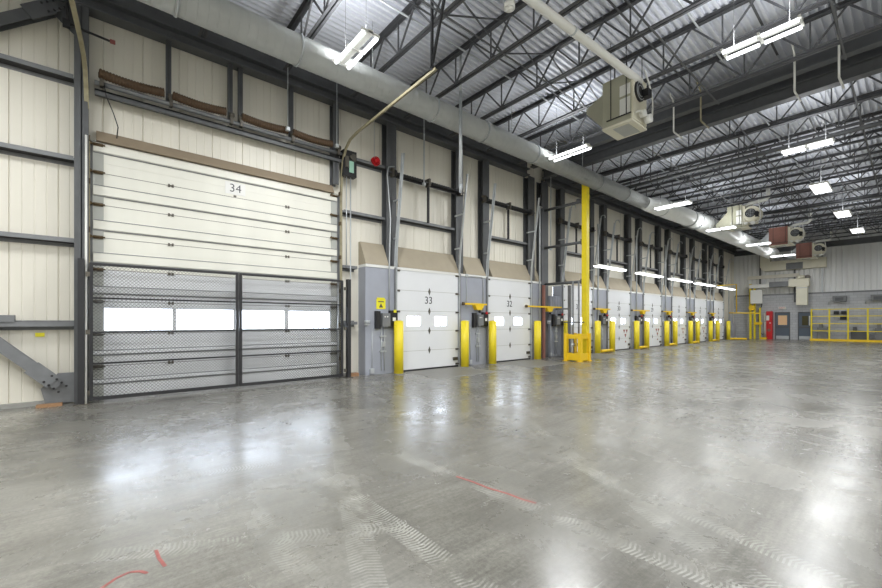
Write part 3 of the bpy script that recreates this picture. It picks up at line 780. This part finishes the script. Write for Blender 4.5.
# ------------------------------------------------------------------ docks
XF = .30     # face of the thickened lower wall
def ppanel(y0, y1, z1, label, name='dock_pier'):
    t = MB(); t.box(XS+.0, XF, y0, y1, 0, z1)
    # joints as shallow recessed strips
    for z_ in (.62, 1.84): t.box(XF, XF+.0015, y0, y1, z_, z_+.006)
    return tag(t.build(name, greypanel), label, 'wall panel', 'grey panels between docks', 'thing')
def hood(y0, y1, label):
    t = MB(); t.hexa([(XS,y0,3.73),(0,y0,3.73),(XF+.02,y0,3.08),(XS,y0,3.08)], [(XS,y1,3.73),(0,y1,3.73),(XF+.02,y1,3.08),(XS,y1,3.08)])
    tag(t.build('dock_hood', tan_m), label, 'hood', 'tan sloped hoods above the docks')
def header(y0, y1, label):
    t = MB(); t.box(XS,XF+.02,y0,y1,3.0,3.075)
    tag(t.build('header_trim', white_trim), label, 'trim', 'white header strips', 'thing')
panels = [(5.50,6.54,'33')]
for i in range(1, 8):
    a = DOORS[i-1]+1.2; b = DOORS[i]-1.2
    if i == 2: panels.append((12.79, 13.50, 'x')); continue
    panels.append((a, b, nm[i]))
for a, b, n_ in panels:
    if n_ == 'x':
        ppanel(a, b, 3.0, 'narrow grey wall panel right of dock 32'); hood(13.28, 13.50, 'short tan hood over the narrow panel right of dock 32'); header(a, b, 'short white strip over the narrow panel right of dock 32')
    else:
        ppanel(a, b, 3.0, f'blue grey wall panel to the left of the {DK[n_]}')
        hood(a if n_ == '33' else JR[nm.index(n_)-1]+.17, JL[nm.index(n_)]-.17, f'tan sloped hood over the grey panel left of the {DK[n_]}')
        header(a, b, f'white header strip over the grey panel left of the {DK[n_]}')
ppanel(14.93, 15.10, 3.0, 'very narrow grey wall strip left of the door behind the yellow column', 'dock_pier')
ppanel(37.60, 37.80, 3.0, 'narrow grey wall strip past the last white dock', 'dock_pier')
for y0_, l_ in ((4.80, 'right'),):
    t = MB(); t.box(-.10,.0,y0_,y0_+.06,0,4.9)
    tag(t.build('door_jamb', girt_m), f'grey steel jamb at the {l_} edge of door 34', 'jamb', kind='thing')
def dock_door(i, c):
    n_ = nm[i]
    o = struct_empty(f'door_{i+2}', (XF, c, 0), f'white sectional door of the {DK[n_]} from the mesh gate, numbered {n_}')
    o['category'] = 'door'
    zs = [.02,.60,1.20,1.80,2.41,3.0]
    for k, (a, b) in enumerate(zip(zs, zs[1:])):
        q = MB()
        if k == 2:
            q.box(-.05,0,-1.2,1.2,a,1.35); q.box(-.05,0,-1.2,1.2,1.64,b)
            for u0, u1 in ((-1.2,-.84),(-.34,.22),(.72,1.2)): q.box(-.05,0,u0,u1,1.35,1.64)
        else: q.box(-.05,0,-1.2,1.2,a,b)
        q.build('door_panel', white_door, o)
        if k:
            q = MB(); q.box(0,.0015,-1.18,1.18,a-.006,a+.006); q.build('section_joint', strip_grey, o)
    for u0 in (-.84,.22):
        q = MB(); q.box(-.03,-.026,u0,u0+.5,1.35,1.64); q.build('pane', glass, o)
    q = MB(); q.box(-.05,.02,-1.2,1.2,0,.05); q.build('bottom_seal', black, o)
    for z_ in zs[1:-1]:
        q = MB(); q.hexa([(0,-.045,z_),(0,0,z_-.11),(0,.045,z_),(0,0,z_+.11)], [(.012,-.045,z_),(.012,0,z_-.11),(.012,.045,z_),(.012,0,z_+.11)]); q.build('centre_hinge', hinge_m, o)
    for z_ in zs[1:]+[.12]:
        for s_ in (-1,1):
            q = MB(); q.box(0,.02,s_*1.15-.05,s_*1.15+.04,z_-.05,z_+.01); q.cyl((.03,s_*1.12,z_-.02),(.03,s_*1.25,z_-.02),.02,n=6); q.build('roller_hinge', hinge_m, o)
    text(n_, .32, ink, o, (.003,-.03,2.13), FACE_X)
    q = MB(); q.box(0,.05,.98,1.16,.22,.32); q.build('lock', hinge_m, o)
    header(c-1.2, c+1.2, f'white header strip above the door of the {DK[n_]}')
    hood(JL[i]+.17, JR[i]-.17, f'tan sloped hood above the door of the {DK[n_]}')
    # tracks
    for s_, side in ((-1,'left'),(1,'right')):
        tr = empty('lift_track', (XF+.03,c+s_*1.245,0), f'slanting grey lift track at the {side} side of the {DK[n_]}', 'door track', 'lift tracks of the white docks')
        p = [(0,0,0),(0,0,3.0),(.03,0,3.6),(.38,0,6.25)]
        q = MB()
        for a, b in zip(p, p[1:]): q.bar(a, b, .055, .03, (0,1,0)); q.bar(Vector(a)+Vector((-.035,s_*.02,0)), Vector(b)+Vector((-.035,s_*.02,0)), .012, .07, (0,1,0))
        if i > 1:
            q.tube([(.38,0,6.22),(.40,.02,6.34),(.46,.05,6.38),(.54,.06,6.36),(.56,.06,6.24)],.02,6)
        q.build('rail', galv, tr)
        q = MB(); q.box(-.05,.02,s_*.03-.03,s_*.03+.03,0,3.05); q.build('mounting_angle', girt_m, tr)
        for z_ in (3.9,5.0):
            q = MB(); q.bar((.05+(z_-3.6)*.13,0,z_),(-.22,0,z_),.04); q.build('bracket', galv, tr)
    # spring shaft + girt + hanger
    sh = empty('spring_shaft', (.28,c,5.80), f'dark spring shaft with bearings above the {DK[n_]}', 'shaft', 'spring shafts of the white docks')
    q = MB(); q.cyl((0,-1.45,0),(0,1.55,0),.022,n=8); q.build('shaft_tube', steel, sh)
    q = MB(); q.box(-.10,-.08,-1.42,1.55,-.09,.06); q.build('support_channel', black_metal, sh)
    for a, b in ((-1.25,-.15),(.1,1.2)):
        q = MB(); pr = [(0,a+(b-a)*k/23,0) for k in range(24)]; q.tube(pr,.05,10,True,[.05 if k % 2 else .038 for k in range(24)]); q.build('torsion_spring', black_metal, sh)
    for y_ in (-1.34,.0,1.34):
        q = MB(); q.box(-.14,.06,y_-.03,y_+.03,-.12,.12); q.build('bearing', hinge_m, sh)
    for s_ in (-1,1):
        q = MB(); q.cyl((0,s_*1.27-.03,0),(0,s_*1.27+.03,0),.10,n=14); q.build('cable_drum', black_metal, sh)
    q = MB(); q.box(-.14,-.08,.03,.09,-1.22,-.05); q.build('centre_strut', black_metal, sh)
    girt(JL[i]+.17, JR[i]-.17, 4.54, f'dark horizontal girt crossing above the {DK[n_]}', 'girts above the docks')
    # leveller plate
    lp = empty('dock_leveller', (XF+.05,c,0), f'steel leveller plate set in the floor at the {DK[n_]}', 'dock leveller', 'dock levellers')
    q = MB(); q.box(0,1.75,-1.05,1.12,.0,.006); q.build('frame', kerb_m, lp)
    q = MB(); q.box(.02,1.68,-.97,1.04,.006,.010); q.build('deck_plate', plate_m, lp)
for i, c in enumerate(DOORS): dock_door(i, c)
# red triangular marks on the far doors
for i, c in enumerate(DOORS[3:7]):
    t = MB()
    for dy in (-.15,.15): t.hexa([(XF,c+.7+dy-.11,1.05),(XF,c+.7+dy+.11,1.05),(XF,c+.7+dy,.86)],[(XF+.004,c+.7+dy-.11,1.05),(XF+.004,c+.7+dy+.11,1.05),(XF+.004,c+.7+dy,.86)])
    t.hexa([(XF,c+.7-.11,.82),(XF,c+.7+.11,.82),(XF,c+.7,.63)],[(XF+.004,c+.7-.11,.82),(XF+.004,c+.7+.11,.82),(XF+.004,c+.7,.63)])
    t.box(XF,XF+.004,c+.66,c+.78,.38,.46)
    tag(t.build('door_sticker', red_mark), f'cluster of small red triangle stickers on the {DK[nm[i+3]]} door', 'sticker', 'red stickers on the far dock doors')

# bollards
def bollard(y, label, base=None):
    o = empty('bollard', (.56,y,0), label, 'bollard', 'yellow dock bollards')
    q = MB(); q.cyl((0,0,0),(0,0,1.48),.135,n=20); q.sphere((0,0,1.48),.135,20,6,.28); q.build('post', yellow, o)
    q = MB(); q.cyl((0,0,0),(0,0,.012),.16,n=20); q.build('floor_ring', kerb_m, o)
    return o
bs = [6.42,9.02,10.35,12.93,14.98,17.54,18.93,21.6,22.84,25.61,26.92,29.59,30.92,33.63,35.24,37.95]
for i, y in enumerate(bs):
    bollard(y, f'yellow pipe bollard at the {"left" if i%2==0 else "right"} side of the {DK[nm[i//2]]}')
for a, b, n_ in ((17.54,18.93,'30'),(21.6,22.84,'29'),(25.61,26.92,'28'),(29.59,30.92,'27'),(33.63,35.24,'26')):
    t = MB(); t.cyl((.62,a+.15,.09),(.62,b-.15,.09),.075,n=10)
    tag(t.build('bollard_rail', yellow_o), f'low yellow floor rail joining the two bollards left of the {DK[n_]}', 'rail', 'low rails between bollards')
t = MB(); t.tube([(.62,38.1,.09),(.9,38.6,.09),(1.6,38.7,.09)],.08,8)
tag(t.build('floor_rail', yellow_o), 'low yellow floor rail at the last bollard before the far corner', 'rail')

# control stations
def station(y, n_, arm=None):
    o = empty('control_station', (XF,y,0), f'dock control boxes with conduit on the panel left of the {DK[n_]}', 'control box', 'dock control stations')
    q = MB(); q.box(0,.10,-.36,-.22,1.28,1.78); q.build('black_box', black, o)
    q = MB(); q.box(0,.14,-.17,.08,1.34,1.72); q.build('grey_box', girt_m, o)
    q = MB(); q.box(0,.12,.10,.34,1.32,1.80); q.build('control_panel', black, o)
    q = MB(); q.box(.12,.13,.17,.27,1.50,1.60); q.cyl((.14,-.1,1.62),(.155,-.1,1.62),.02,n=8); q.cyl((.14,-.02,1.62),(.155,-.02,1.62),.02,n=8); q.build('button', white_p, o)
    q = MB(); q.box(.12,.15,.20,.28,1.74,1.82); q.build('red_light', red if n_ != '33' else yel_sign, o)
    q = MB(); q.cyl((.05,-.62,1.44),(.05,-.62,1.52),.08,n=10); q.box(0,.08,-.68,-.56,1.38,1.50); q.build('junction_box', galv, o)
    q = MB(); q.cyl((.03,-.15,.1),(.03,-.15,1.35),.014,n=6); q.cyl((.03,-.05,.1),(.03,-.05,1.35),.014,n=6); q.box(0,.06,-.2,.0,.62,.66); q.box(0,.06,-.2,0,1.05,1.09)
    q.cyl((.03,-.45,.12),(.03,-.45,1.3),.010,n=6); q.build('conduit', galv, o)
    q = MB(); q.box(0,.07,-.52,-.40,.05,.18); q.box(0,.08,-.15,-.05,.78,.92); q.build('outlet_box', galv, o)
    return o
station(6.14, '33')
t = MB(); t.box(XF,XF+.008,5.84,6.14,1.84,2.12); t.box(XF,XF+.02,5.86,6.10,2.10,2.16)
sg = tag(t.build('warning_sign', yel_sign), 'yellow square warning sign above the control boxes left of dock 33', 'sign')
t = MB(); t.hexa([(XF+.009,5.92,1.88),(XF+.009,6.06,1.88),(XF+.009,5.99,2.0)],[(XF+.011,5.92,1.88),(XF+.011,6.06,1.88),(XF+.011,5.99,2.0)]); t.box(XF+.009,XF+.011,5.90,6.08,2.03,2.06)
tt = t.build('sign_print', hinge_m, sg)
t = MB(); t.tube([(XF+.05,6.24,1.8),(XF+.05,6.24,3.2),(XF+.12,6.24,4.4),(.24,6.24,5.7),(.22,6.3,5.95),(.2,6.5,6.02)],.02,7)
tag(t.build('riser_conduit', galv), 'grey conduit rising from the control boxes left of dock 33', 'conduit')
for y_, n_ in ((9.95,'32'),(14.6,'31'),(18.45,'30'),(22.3,'29'),(26.35,'28'),(30.4,'27'),(34.6,'26')):
    station(y_, n_)
def swing_arm(y, n_, length=1.1):
    o = empty('dock_light_arm', (XF,y,2.04), f'yellow swing arm for a dock light left of the {DK[n_]}', 'dock light arm', 'yellow dock light arms')
    q = MB(); q.box(.12,.17,-length*.62,length*.35,.0,.06); q.build('arm', yellow_o, o)
    q = MB(); q.hexa([(.0,-.08,-.16),(.16,-.08,-.16),(.16,.16,-.16),(.0,.16,-.16)],[(.0,-.18,.0),(.16,-.18,.0),(.16,.26,.0),(.0,.26,.0)]); q.build('bracket', yellow_o, o)
    q = MB(); q.cyl((.145,-length*.62,.03),(.145,-length*.62-.07,.03),.055,n=12); q.build('lamp_head', rusty, o)
    q = MB(); q.cyl((.1,.08,-.24),(.14,.08,-.19),.05,n=10); q.build('knuckle', black, o)
swing_arm(9.78,'32'); swing_arm(13.9,'31',2.4); swing_arm(18.4,'30',1.5); swing_arm(22.7,'29',2.2); swing_arm(26.3,'28',1.6); swing_arm(30.4,'27',1.8); swing_arm(34.6,'26',1.6)
t = MB(); t.tube([(XF+.03,9.32,1.9),(XF+.03,9.32,2.9),(XF+.03,9.42,3.02),(XF+.03,10.05,3.02),(XF+.03,10.12,2.95),(XF+.03,10.12,1.85)],.012,6); t.box(XF,XF+.05,9.27,9.38,2.98,3.08)
tag(t.build('panel_conduit', galv), 'looped thin grey conduit on the panel left of dock 32', 'conduit')
# extra vertical pipes between far docks
for a, n_ in ((13.35,'31'),(17.95,'30'),(22.05,'29'),(26.0,'28'),(30.1,'27'),(34.3,'26'),(38.9,'far corner')):
    t = MB(); t.tube([(XF+.06,a,0.0),(XF+.06,a,5.2),(XF+.06,a,6.0),(.28,a+.12,6.12),(.24,a+.3,6.12)],.035,8)
    lab = f'tall grey vertical pipe left of the {DK[n_]}' if n_ != 'far corner' else 'tall grey vertical pipe past the last dock'
    tag(t.build('riser_pipe', galv), lab, 'pipe', 'riser pipes between docks')
# long white drop pipe hanging in front of the duct and two thinner rods
t = MB(); t.cyl((2.62,6.9,4.95),(2.62,6.9,7.3),.05,.04,n=12); t.cyl((2.62,6.9,7.3),(2.62,6.9,8.31),.028,n=8); t.cyl((2.62,6.9,4.75),(2.62,6.9,4.95),.03,.05,n=10)
tag(t.build('drop_pipe', galv), 'long pale pipe hanging vertically in front of the duct over dock 33', 'pipe')
for i, (y_, z0) in enumerate(((3.32,6.0),(4.56,5.95),(7.38,5.6),(13.9,4.4))):
    t = MB(); t.cyl((.5,y_,z0),(.5,y_,8.31),.012 if i < 2 else .022,n=6); t.box(.46,.54,y_-.04,y_+.04,z0-.02,z0+.06)
    tag(t.build('hanging_rod', galv), ('thin rod hanging over door 34, '+('middle' if i == 0 else 'right')+' of the springs') if i < 2 else ('thin rod hanging over the middle of dock 33' if i == 2 else 'thin rod hanging beside the yellow column'), 'rod', 'hanging rods along the dock wall')
t = MB(); t.cyl((5.3,5.6,7.22),(5.3,5.6,8.31),.02,n=8); t.cyl((5.3,5.6,7.14),(5.3,5.6,7.24),.10,.10,n=16); t.cyl((5.3,5.6,7.10),(5.3,5.6,7.14),.04,.09,n=16)
tag(t.build('ceiling_sensor', white_p), 'small white round sensor hanging under the joists at the top of the photo', 'sensor')

# ------------------------------------------------------------------ yellow column, guard and arms
yc = empty('yellow_column', (2.02,13.92,0), 'tall square yellow steel column standing in front of the docks', 'column', kind='thing')
q = MB(); q.box(-.10,.10,-.10,.10,0,6.9); q.build('shaft', yellow, yc)
q = MB(); q.box(-.17,.17,-.17,.17,0,.02); q.build('base_plate', yellow_o, yc)
gd = empty('column_guard', (1.86,13.62,0), 'yellow steel barrier cage around the foot of the tall yellow column', 'guard')
for sx_ in (-1,1):
    for sy_ in (-1,1):
        q = MB(); q.box(sx_*.29-.065,sx_*.29+.065,sy_*.29-.065,sy_*.29+.065,0,1.04); q.build('corner_post', yellow_o, gd)
        q = MB(); q.box(sx_*.29-.10,sx_*.29+.10,sy_*.29-.10,sy_*.29+.10,0,.014); q.build('foot_plate', yellow_o, gd)
for z0, z1 in ((.04,.30),(.84,1.0)):
    for s_ in (-1,1):
        q = MB(); q.box(-.26,.26,s_*.29-.03,s_*.29+.03,z0,z1); q.build('rail', yellow_o, gd)
        q = MB(); q.box(s_*.29-.03,s_*.29+.03,-.26,.26,z0,z1); q.build('rail', yellow_o, gd)
pg = empty('pipe_cluster', (1.84,13.60,0), 'bundle of pale pipes and valves inside the yellow column guard', 'pipes')
for dx_, dy_, hh_ in ((-.12,-.05,3.0),(.08,.02,3.0),(.0,.16,1.4),(-.05,-.2,.9)):
    q = MB(); q.cyl((dx_,dy_,0),(dx_,dy_,hh_),.028 if hh_ < 2 else .035,n=10); q.cyl((dx_,dy_,.55),(dx_,dy_,.66),.06,n=10); q.build('pipe', girt_m if hh_ > 2 else galv, pg)
q = MB(); q.bar((-.5,-.05,1.45),(.3,.02,1.45),.04); q.build('cross_strut', steel, pg)
for z_, l_ in ((6.05,'top'),(4.5,'middle'),(3.0,'lowest')):
    t = MB(); t.cyl((.22,13.9,z_),(1.92,13.9,z_),.055,n=10); t.box(1.88,1.92,13.8,14.0,z_-.1,z_+.1)
    if l_ == 'top': t.cyl((1.74,13.9,z_+.03),(1.74,13.9,z_+.12),.08,n=10)
    tag(t.build('strut_arm', steel), f'dark horizontal arm tying the yellow column to the dock wall, {l_} of three', 'strut', 'arms holding the yellow column')
t = MB(); t.box(.32,.40,13.56,13.68,0,2.95)
tag(t.build('post', rust), 'reddish brown post between dock 32 and the yellow column', 'post', kind='thing')
t = MB(); t.box(.0,.24,14.25,14.95,0,2.55)
for k in range(6): t.box(.24,.27,14.28+k*.115,14.32+k*.115,.02,2.53)
tag(t.build('corrugated_panel', greypanel), 'blue grey ribbed panel beside the reddish brown post', 'panel')
t = MB(); t.box(.9,1.0,14.5,14.62,0,2.95); t.bar((.30,14.56,2.0),(.95,14.56,2.0),.06)
tag(t.build('conduit_post', girt_m), 'grey square post behind the yellow column guard', 'post', kind='thing')

# ------------------------------------------------------------------ far wall
def far_door(n_, x0, x1, pane_m, label, px0, px1, pz0, pz1):
    o = struct_empty(f'door_{n_}', ((x0+x1)/2, Y1-.04, 0), label); w2 = (x1-x0)/2; cx = (x0+x1)/2
    q = MB(); q.box(-w2,-w2+.05,-.04,.04,0,2.2); q.box(w2-.05,w2,-.04,.04,0,2.2); q.box(-w2,w2,-.04,.04,2.14,2.22); q.build('frame', steel, o)
    q = MB(); q.box(-w2+.05,w2-.05,-.01,.03,.02,2.14); q.build('leaf', dark_door, o)
    q = MB(); q.box(px0-cx,px1-cx,-.02,-.01,pz0,pz1); q.build('pane', pane_m, o)
    q = MB(); q.box(-w2+.07,w2-.07,-.018,-.01,.04,.30); q.build('kick_plate', galv, o)
    q = MB(); q.box(-w2+.07,w2-.07,-.06,-.03,.98,1.04); q.build('push_bar', hinge_m, o)
    o['category'] = 'door'
far_door(10, 2.72, 3.66, amber, 'slate grey door with a pale orange lit square pane, beside the red cabinet', 2.92, 3.48, 1.18, 1.95)
far_door(11, 4.14, 5.0, dark_glass, 'slate grey door with a dark olive pane, beside the yellow railing', 4.38, 4.74, 1.15, 1.90)
t = MB(); t.box(4.80,4.86,Y1-.12,Y1-.06,1.15,1.9)
tag(t.build('door_notice', white_p), 'narrow white strip beside the olive pane of the far right door', 'notice')
ex = MB(); ex.box(2.95,3.40,Y1-.10,Y1,2.46,2.66); eo = tag(ex.build('exit_sign', white_p), 'white exit sign with red letters above the far doors', 'sign')
text('EXIT', .17, red, eo, (3.175,Y1-.104,2.56), FACE_Y, 'lettering')
rc = empty('red_cabinet', (2.42,Y1-.25,0), 'tall red fire equipment cabinet at the far wall', 'cabinet')
q = MB(); q.box(-.19,.19,-.22,.22,0,2.3); q.build('body', red, rc)
q = MB(); q.box(-.19,.0,-.228,-.22,1.55,1.95); q.box(.02,.1,-.228,-.22,1.3,1.38); q.build('notice', white_p, rc)
q = MB(); q.cyl((-.02,-.24,.75),(-.02,-.22,.75),.12,n=14); q.build('hose_reel', rust, rc)
wc = MB(); wc.cyl((2.12,Y1-.2,.0),(2.12,Y1-.2,1.45),.09,n=12); wc.box(2.05,2.14,Y1-.26,Y1-.14,1.5,2.15)
tag(wc.build('white_canister', white_p), 'slim white canister and box beside the red cabinet', 'canister')
hs = MB(); hs.tube([(1.9,Y1-.1,3.2),(1.85,Y1-.12,2.7),(1.68,Y1-.12,2.45),(1.66,Y1-.12,1.3),(1.8,Y1-.14,.5),(1.95,Y1-.14,.35),(2.05,Y1-.14,.5),(2.05,Y1-.14,1.4)],.03,7)
tag(hs.build('hose', cable_m), 'black hose hanging in a loop on the far wall left of the red cabinet', 'hose')
# yellow posts & box near the corner
for i, (x_, w_) in enumerate(((1.22,.08),(1.50,.07),(1.86,.05))):
    t = MB(); t.box(x_-w_,x_+w_,41.5,41.62,0,(4.6,4.4,2.6)[i]); 
    tag(t.build('yellow_post', yellow), f'upright yellow post in the far corner, {("widest and tallest","middle","shortest")[i]}', 'post', 'yellow posts in the far corner', 'thing')
t = MB(); t.box(1.30,2.05,41.15,41.48,2.95,4.05)
tag(t.build('wall_cabinet', white_p), 'white box cabinet mounted high on the yellow posts', 'cabinet')
t = MB(); t.cyl((1.35,41.3,2.6),(1.35,41.48,2.6),.22,n=14)
tag(t.build('yellow_reel', yellow_o), 'round yellow reel under the white box cabinet', 'reel')
t = MB(); t.box(1.9,2.3,41.35,41.6,.0,.16); t.box(1.5,2.0,41.38,41.6,1.2,1.4)
tag(t.build('yellow_pedestal', yellow_o), 'low yellow pedestal beside the yellow posts', 'pedestal')
t = MB(); t.tube([(.4,35.8,4.2),(1.0,38.3,4.4),(1.0,38.4,2.2)],.04,7); t.tube([(.5,38.4,2.15),(2.4,38.6,2.1)],.045,7)
tag(t.build('yellow_boom', yellow_o), 'thin yellow boom with a vertical leg past the last dock', 'boom')
# ducts on far wall
fd = empty('wall_duct', (1.9,Y1-.3,5.5), 'cream rectangular duct with a rounded elbow high on the far wall', 'duct', 'far wall ducts')
q = MB(); q.hexa([(3.9,-.3,.1),(.25,-.3,.1),(.05,-.3,.22),(-.05,-.3,.45),(-.05,-.3,1.5),(.6,-.3,1.5),(.6,-.3,.85),(3.9,-.3,.85)],[(3.9,.25,.1),(.25,.25,.1),(.05,.25,.22),(-.05,.25,.45),(-.05,.25,1.5),(.6,.25,1.5),(.6,.25,.85),(3.9,.25,.85)]); q.build('duct_shell', beige_light, fd)
q = MB(); q.box(1.6,2.6,-.34,-.3,.1,.6); q.build('grey_section', girt_m, fd)
fd = empty('wall_duct', (1.2,41.5,4.1), 'white horizontal duct with a drop box above the far doors', 'duct', 'far wall ducts')
q = MB(); q.box(0,1.3,-.25,.3,.12,.42); q.build('duct_shell', white_p, fd)
q = MB(); q.box(1.3,2.5,-.25,.3,.15,.55); q.build('grey_section', girt_m, fd)
q = MB(); q.box(2.5,3.7,-.25,.3,.1,.7); q.cyl((3.2,-.1,.7),(3.2,-.1,.95),.25,n=14); q.build('end_box', beige_light, fd)
q = MB(); q.box(2.95,3.6,-.2,.25,-1.35,.1); q.build('drop_box', beige_light, fd)
q = MB(); q.box(2.94,3.61,-.21,-.2,-.05,.0); q.build('drop_flange', galv, fd)
t = MB(); t.box(.9,4.2,Y1-.14,Y1,5.02,5.30)
tag(t.build('cable_tray', siding), 'long cream tray fixed along the far wall above the white duct', 'tray')
for i, x_ in enumerate((1.75, 3.95, 5.55)):
    t = MB(); t.box(x_-.05,x_+.05,Y1-.1,Y1-.02,(4.6,3.0,3.7)[i],(7.4,6.4,6.8)[i])
    tag(t.build('wall_strut', steel if i < 2 else galv), f'slim vertical {"dark" if i < 2 else "pale"} strut on the far wall siding, {ORD[i]} from the dock corner', 'strut', 'vertical struts on the far wall')
t = MB(); t.cyl((4.7,Y1-.12,4.95),(4.7,Y1,4.95),.18,n=16)
tag(t.build('wall_fan', hinge_m), 'small round fan on the far wall siding', 'fan')
for i, x_ in enumerate((6.5, 8.45)):
    o = empty('wall_heater', (x_,Y1-.2,2.95), 'small grey wall mounted heater above the yellow railing, '+('nearer the doors' if i == 0 else 'farther from the doors'), 'heater', 'small wall heaters')
    q = MB(); q.box(-.36,.36,-.2,.2,0,.42); q.build('case', girt_m, o)
    q = MB(); q.box(-.22,.22,-.21,-.2,.06,.3); q.build('grille', steel, o)
    q = MB(); q.tube([(-.36,0,.1),(-.6,0,.05),(-.62,.1,-.2)],.03,6); q.build('pipe', galv, o)
# hall rail
fr = empty('guard_rail', (5.02,41.45,0), 'tall yellow guard railing in front of the far block wall', 'railing')
for k in range(10):
    q = MB(); q.box(k*.985-.045,k*.985+.045,-.045,.045,0,2.42); q.build('rail_post', yellow, fr)
for z_ in (2.38,1.86,1.30,.76):
    q = MB(); q.box(-.04,8.9,-.02,.02,z_-.028,z_+.028); q.build('rail', yellow, fr)
q = MB(); q.box(-.1,8.95,-.08,.08,0,.16); q.build('kick_rail', yellow_o, fr)
for i, (x0, x1, z0, z1) in enumerate(((6.18,6.46,2.0,2.25),(6.58,6.86,2.0,2.25),(6.52,6.86,1.6,1.85))):
    t = MB(); t.box(x0,x1,Y1-.16,Y1,z0,z1)
    tag(t.build('black_box', black), 'small black box on the block wall behind the railing, '+('upper left','upper right','lower')[i]+' of three', 'box', 'black boxes behind the railing')
# equipment behind railing
for i, (x0, x1, z0, z1, m_, n_) in enumerate(((5.3,5.9,.1,1.0,girt_m,'grey'),(7.1,8.0,.1,.75,steel,'dark'),(8.3,9.3,.1,1.0,girt_m,'tall grey'))):
    t = MB(); t.box(x0,x1,41.72,42.05,0,z1); t.box(x0+.05,x1-.05,41.70,41.72,z0+.08,z1-.1); t.box(x0+.1,x0+.3,41.78,42.0,z1,z1+.3)
    tag(t.build('equipment_cabinet', m_), f'{n_} equipment cabinet behind the yellow railing', 'cabinet', 'cabinets behind the railing')
t = MB(); t.box(0.25,.60,38.9,39.9,0,1.3); t.box(.6,.62,39.0,39.8,.5,1.2); t.box(.3,.5,39.2,39.5,1.3,2.1)
tag(t.build('floor_cabinet', greypanel), 'grey floor cabinet against the wall past the last dock', 'cabinet')

# ------------------------------------------------------------------ floor marks
t = MB()
def stroke(mbx, pts, w_):
    for (a, b) in zip(pts, pts[1:]):
        a, b = Vector(a+(0,)), Vector(b+(0,)); d = (b-a).normalized(); n_ = Vector((-d.y,d.x,0))*w_/2
        mbx.hexa([tuple(a-n_+Vector((0,0,.0005))), tuple(b-n_+Vector((0,0,.0005))), tuple(b+n_+Vector((0,0,.0005))), tuple(a+n_+Vector((0,0,.0005)))], [tuple(a-n_+Vector((0,0,.0015))), tuple(b-n_+Vector((0,0,.0015))), tuple(b+n_+Vector((0,0,.0015))), tuple(a+n_+Vector((0,0,.0015)))])
stroke(t, [(7.16,2.60),(7.35,2.63),(7.55,2.64),(7.72,2.68),(7.88,2.69),(8.0,2.72)], .025)
tag(t.build('paint_mark', red_mark), 'straight faded red paint dash on the floor in front of dock 33', 'paint mark', 'red marks on the floor')
t = MB()
stroke(t, [(7.07,-.02),(7.03,.03),(7.0,.06),(6.98,.12),(7.01,.17),(7.06,.2)], .02); stroke(t, [(7.05,.29),(6.92,.27),(6.80,.265)], .02)
tag(t.build('paint_mark', red_mark), 'curved faded red paint scribble on the floor near the bottom left', 'paint mark', 'red marks on the floor')
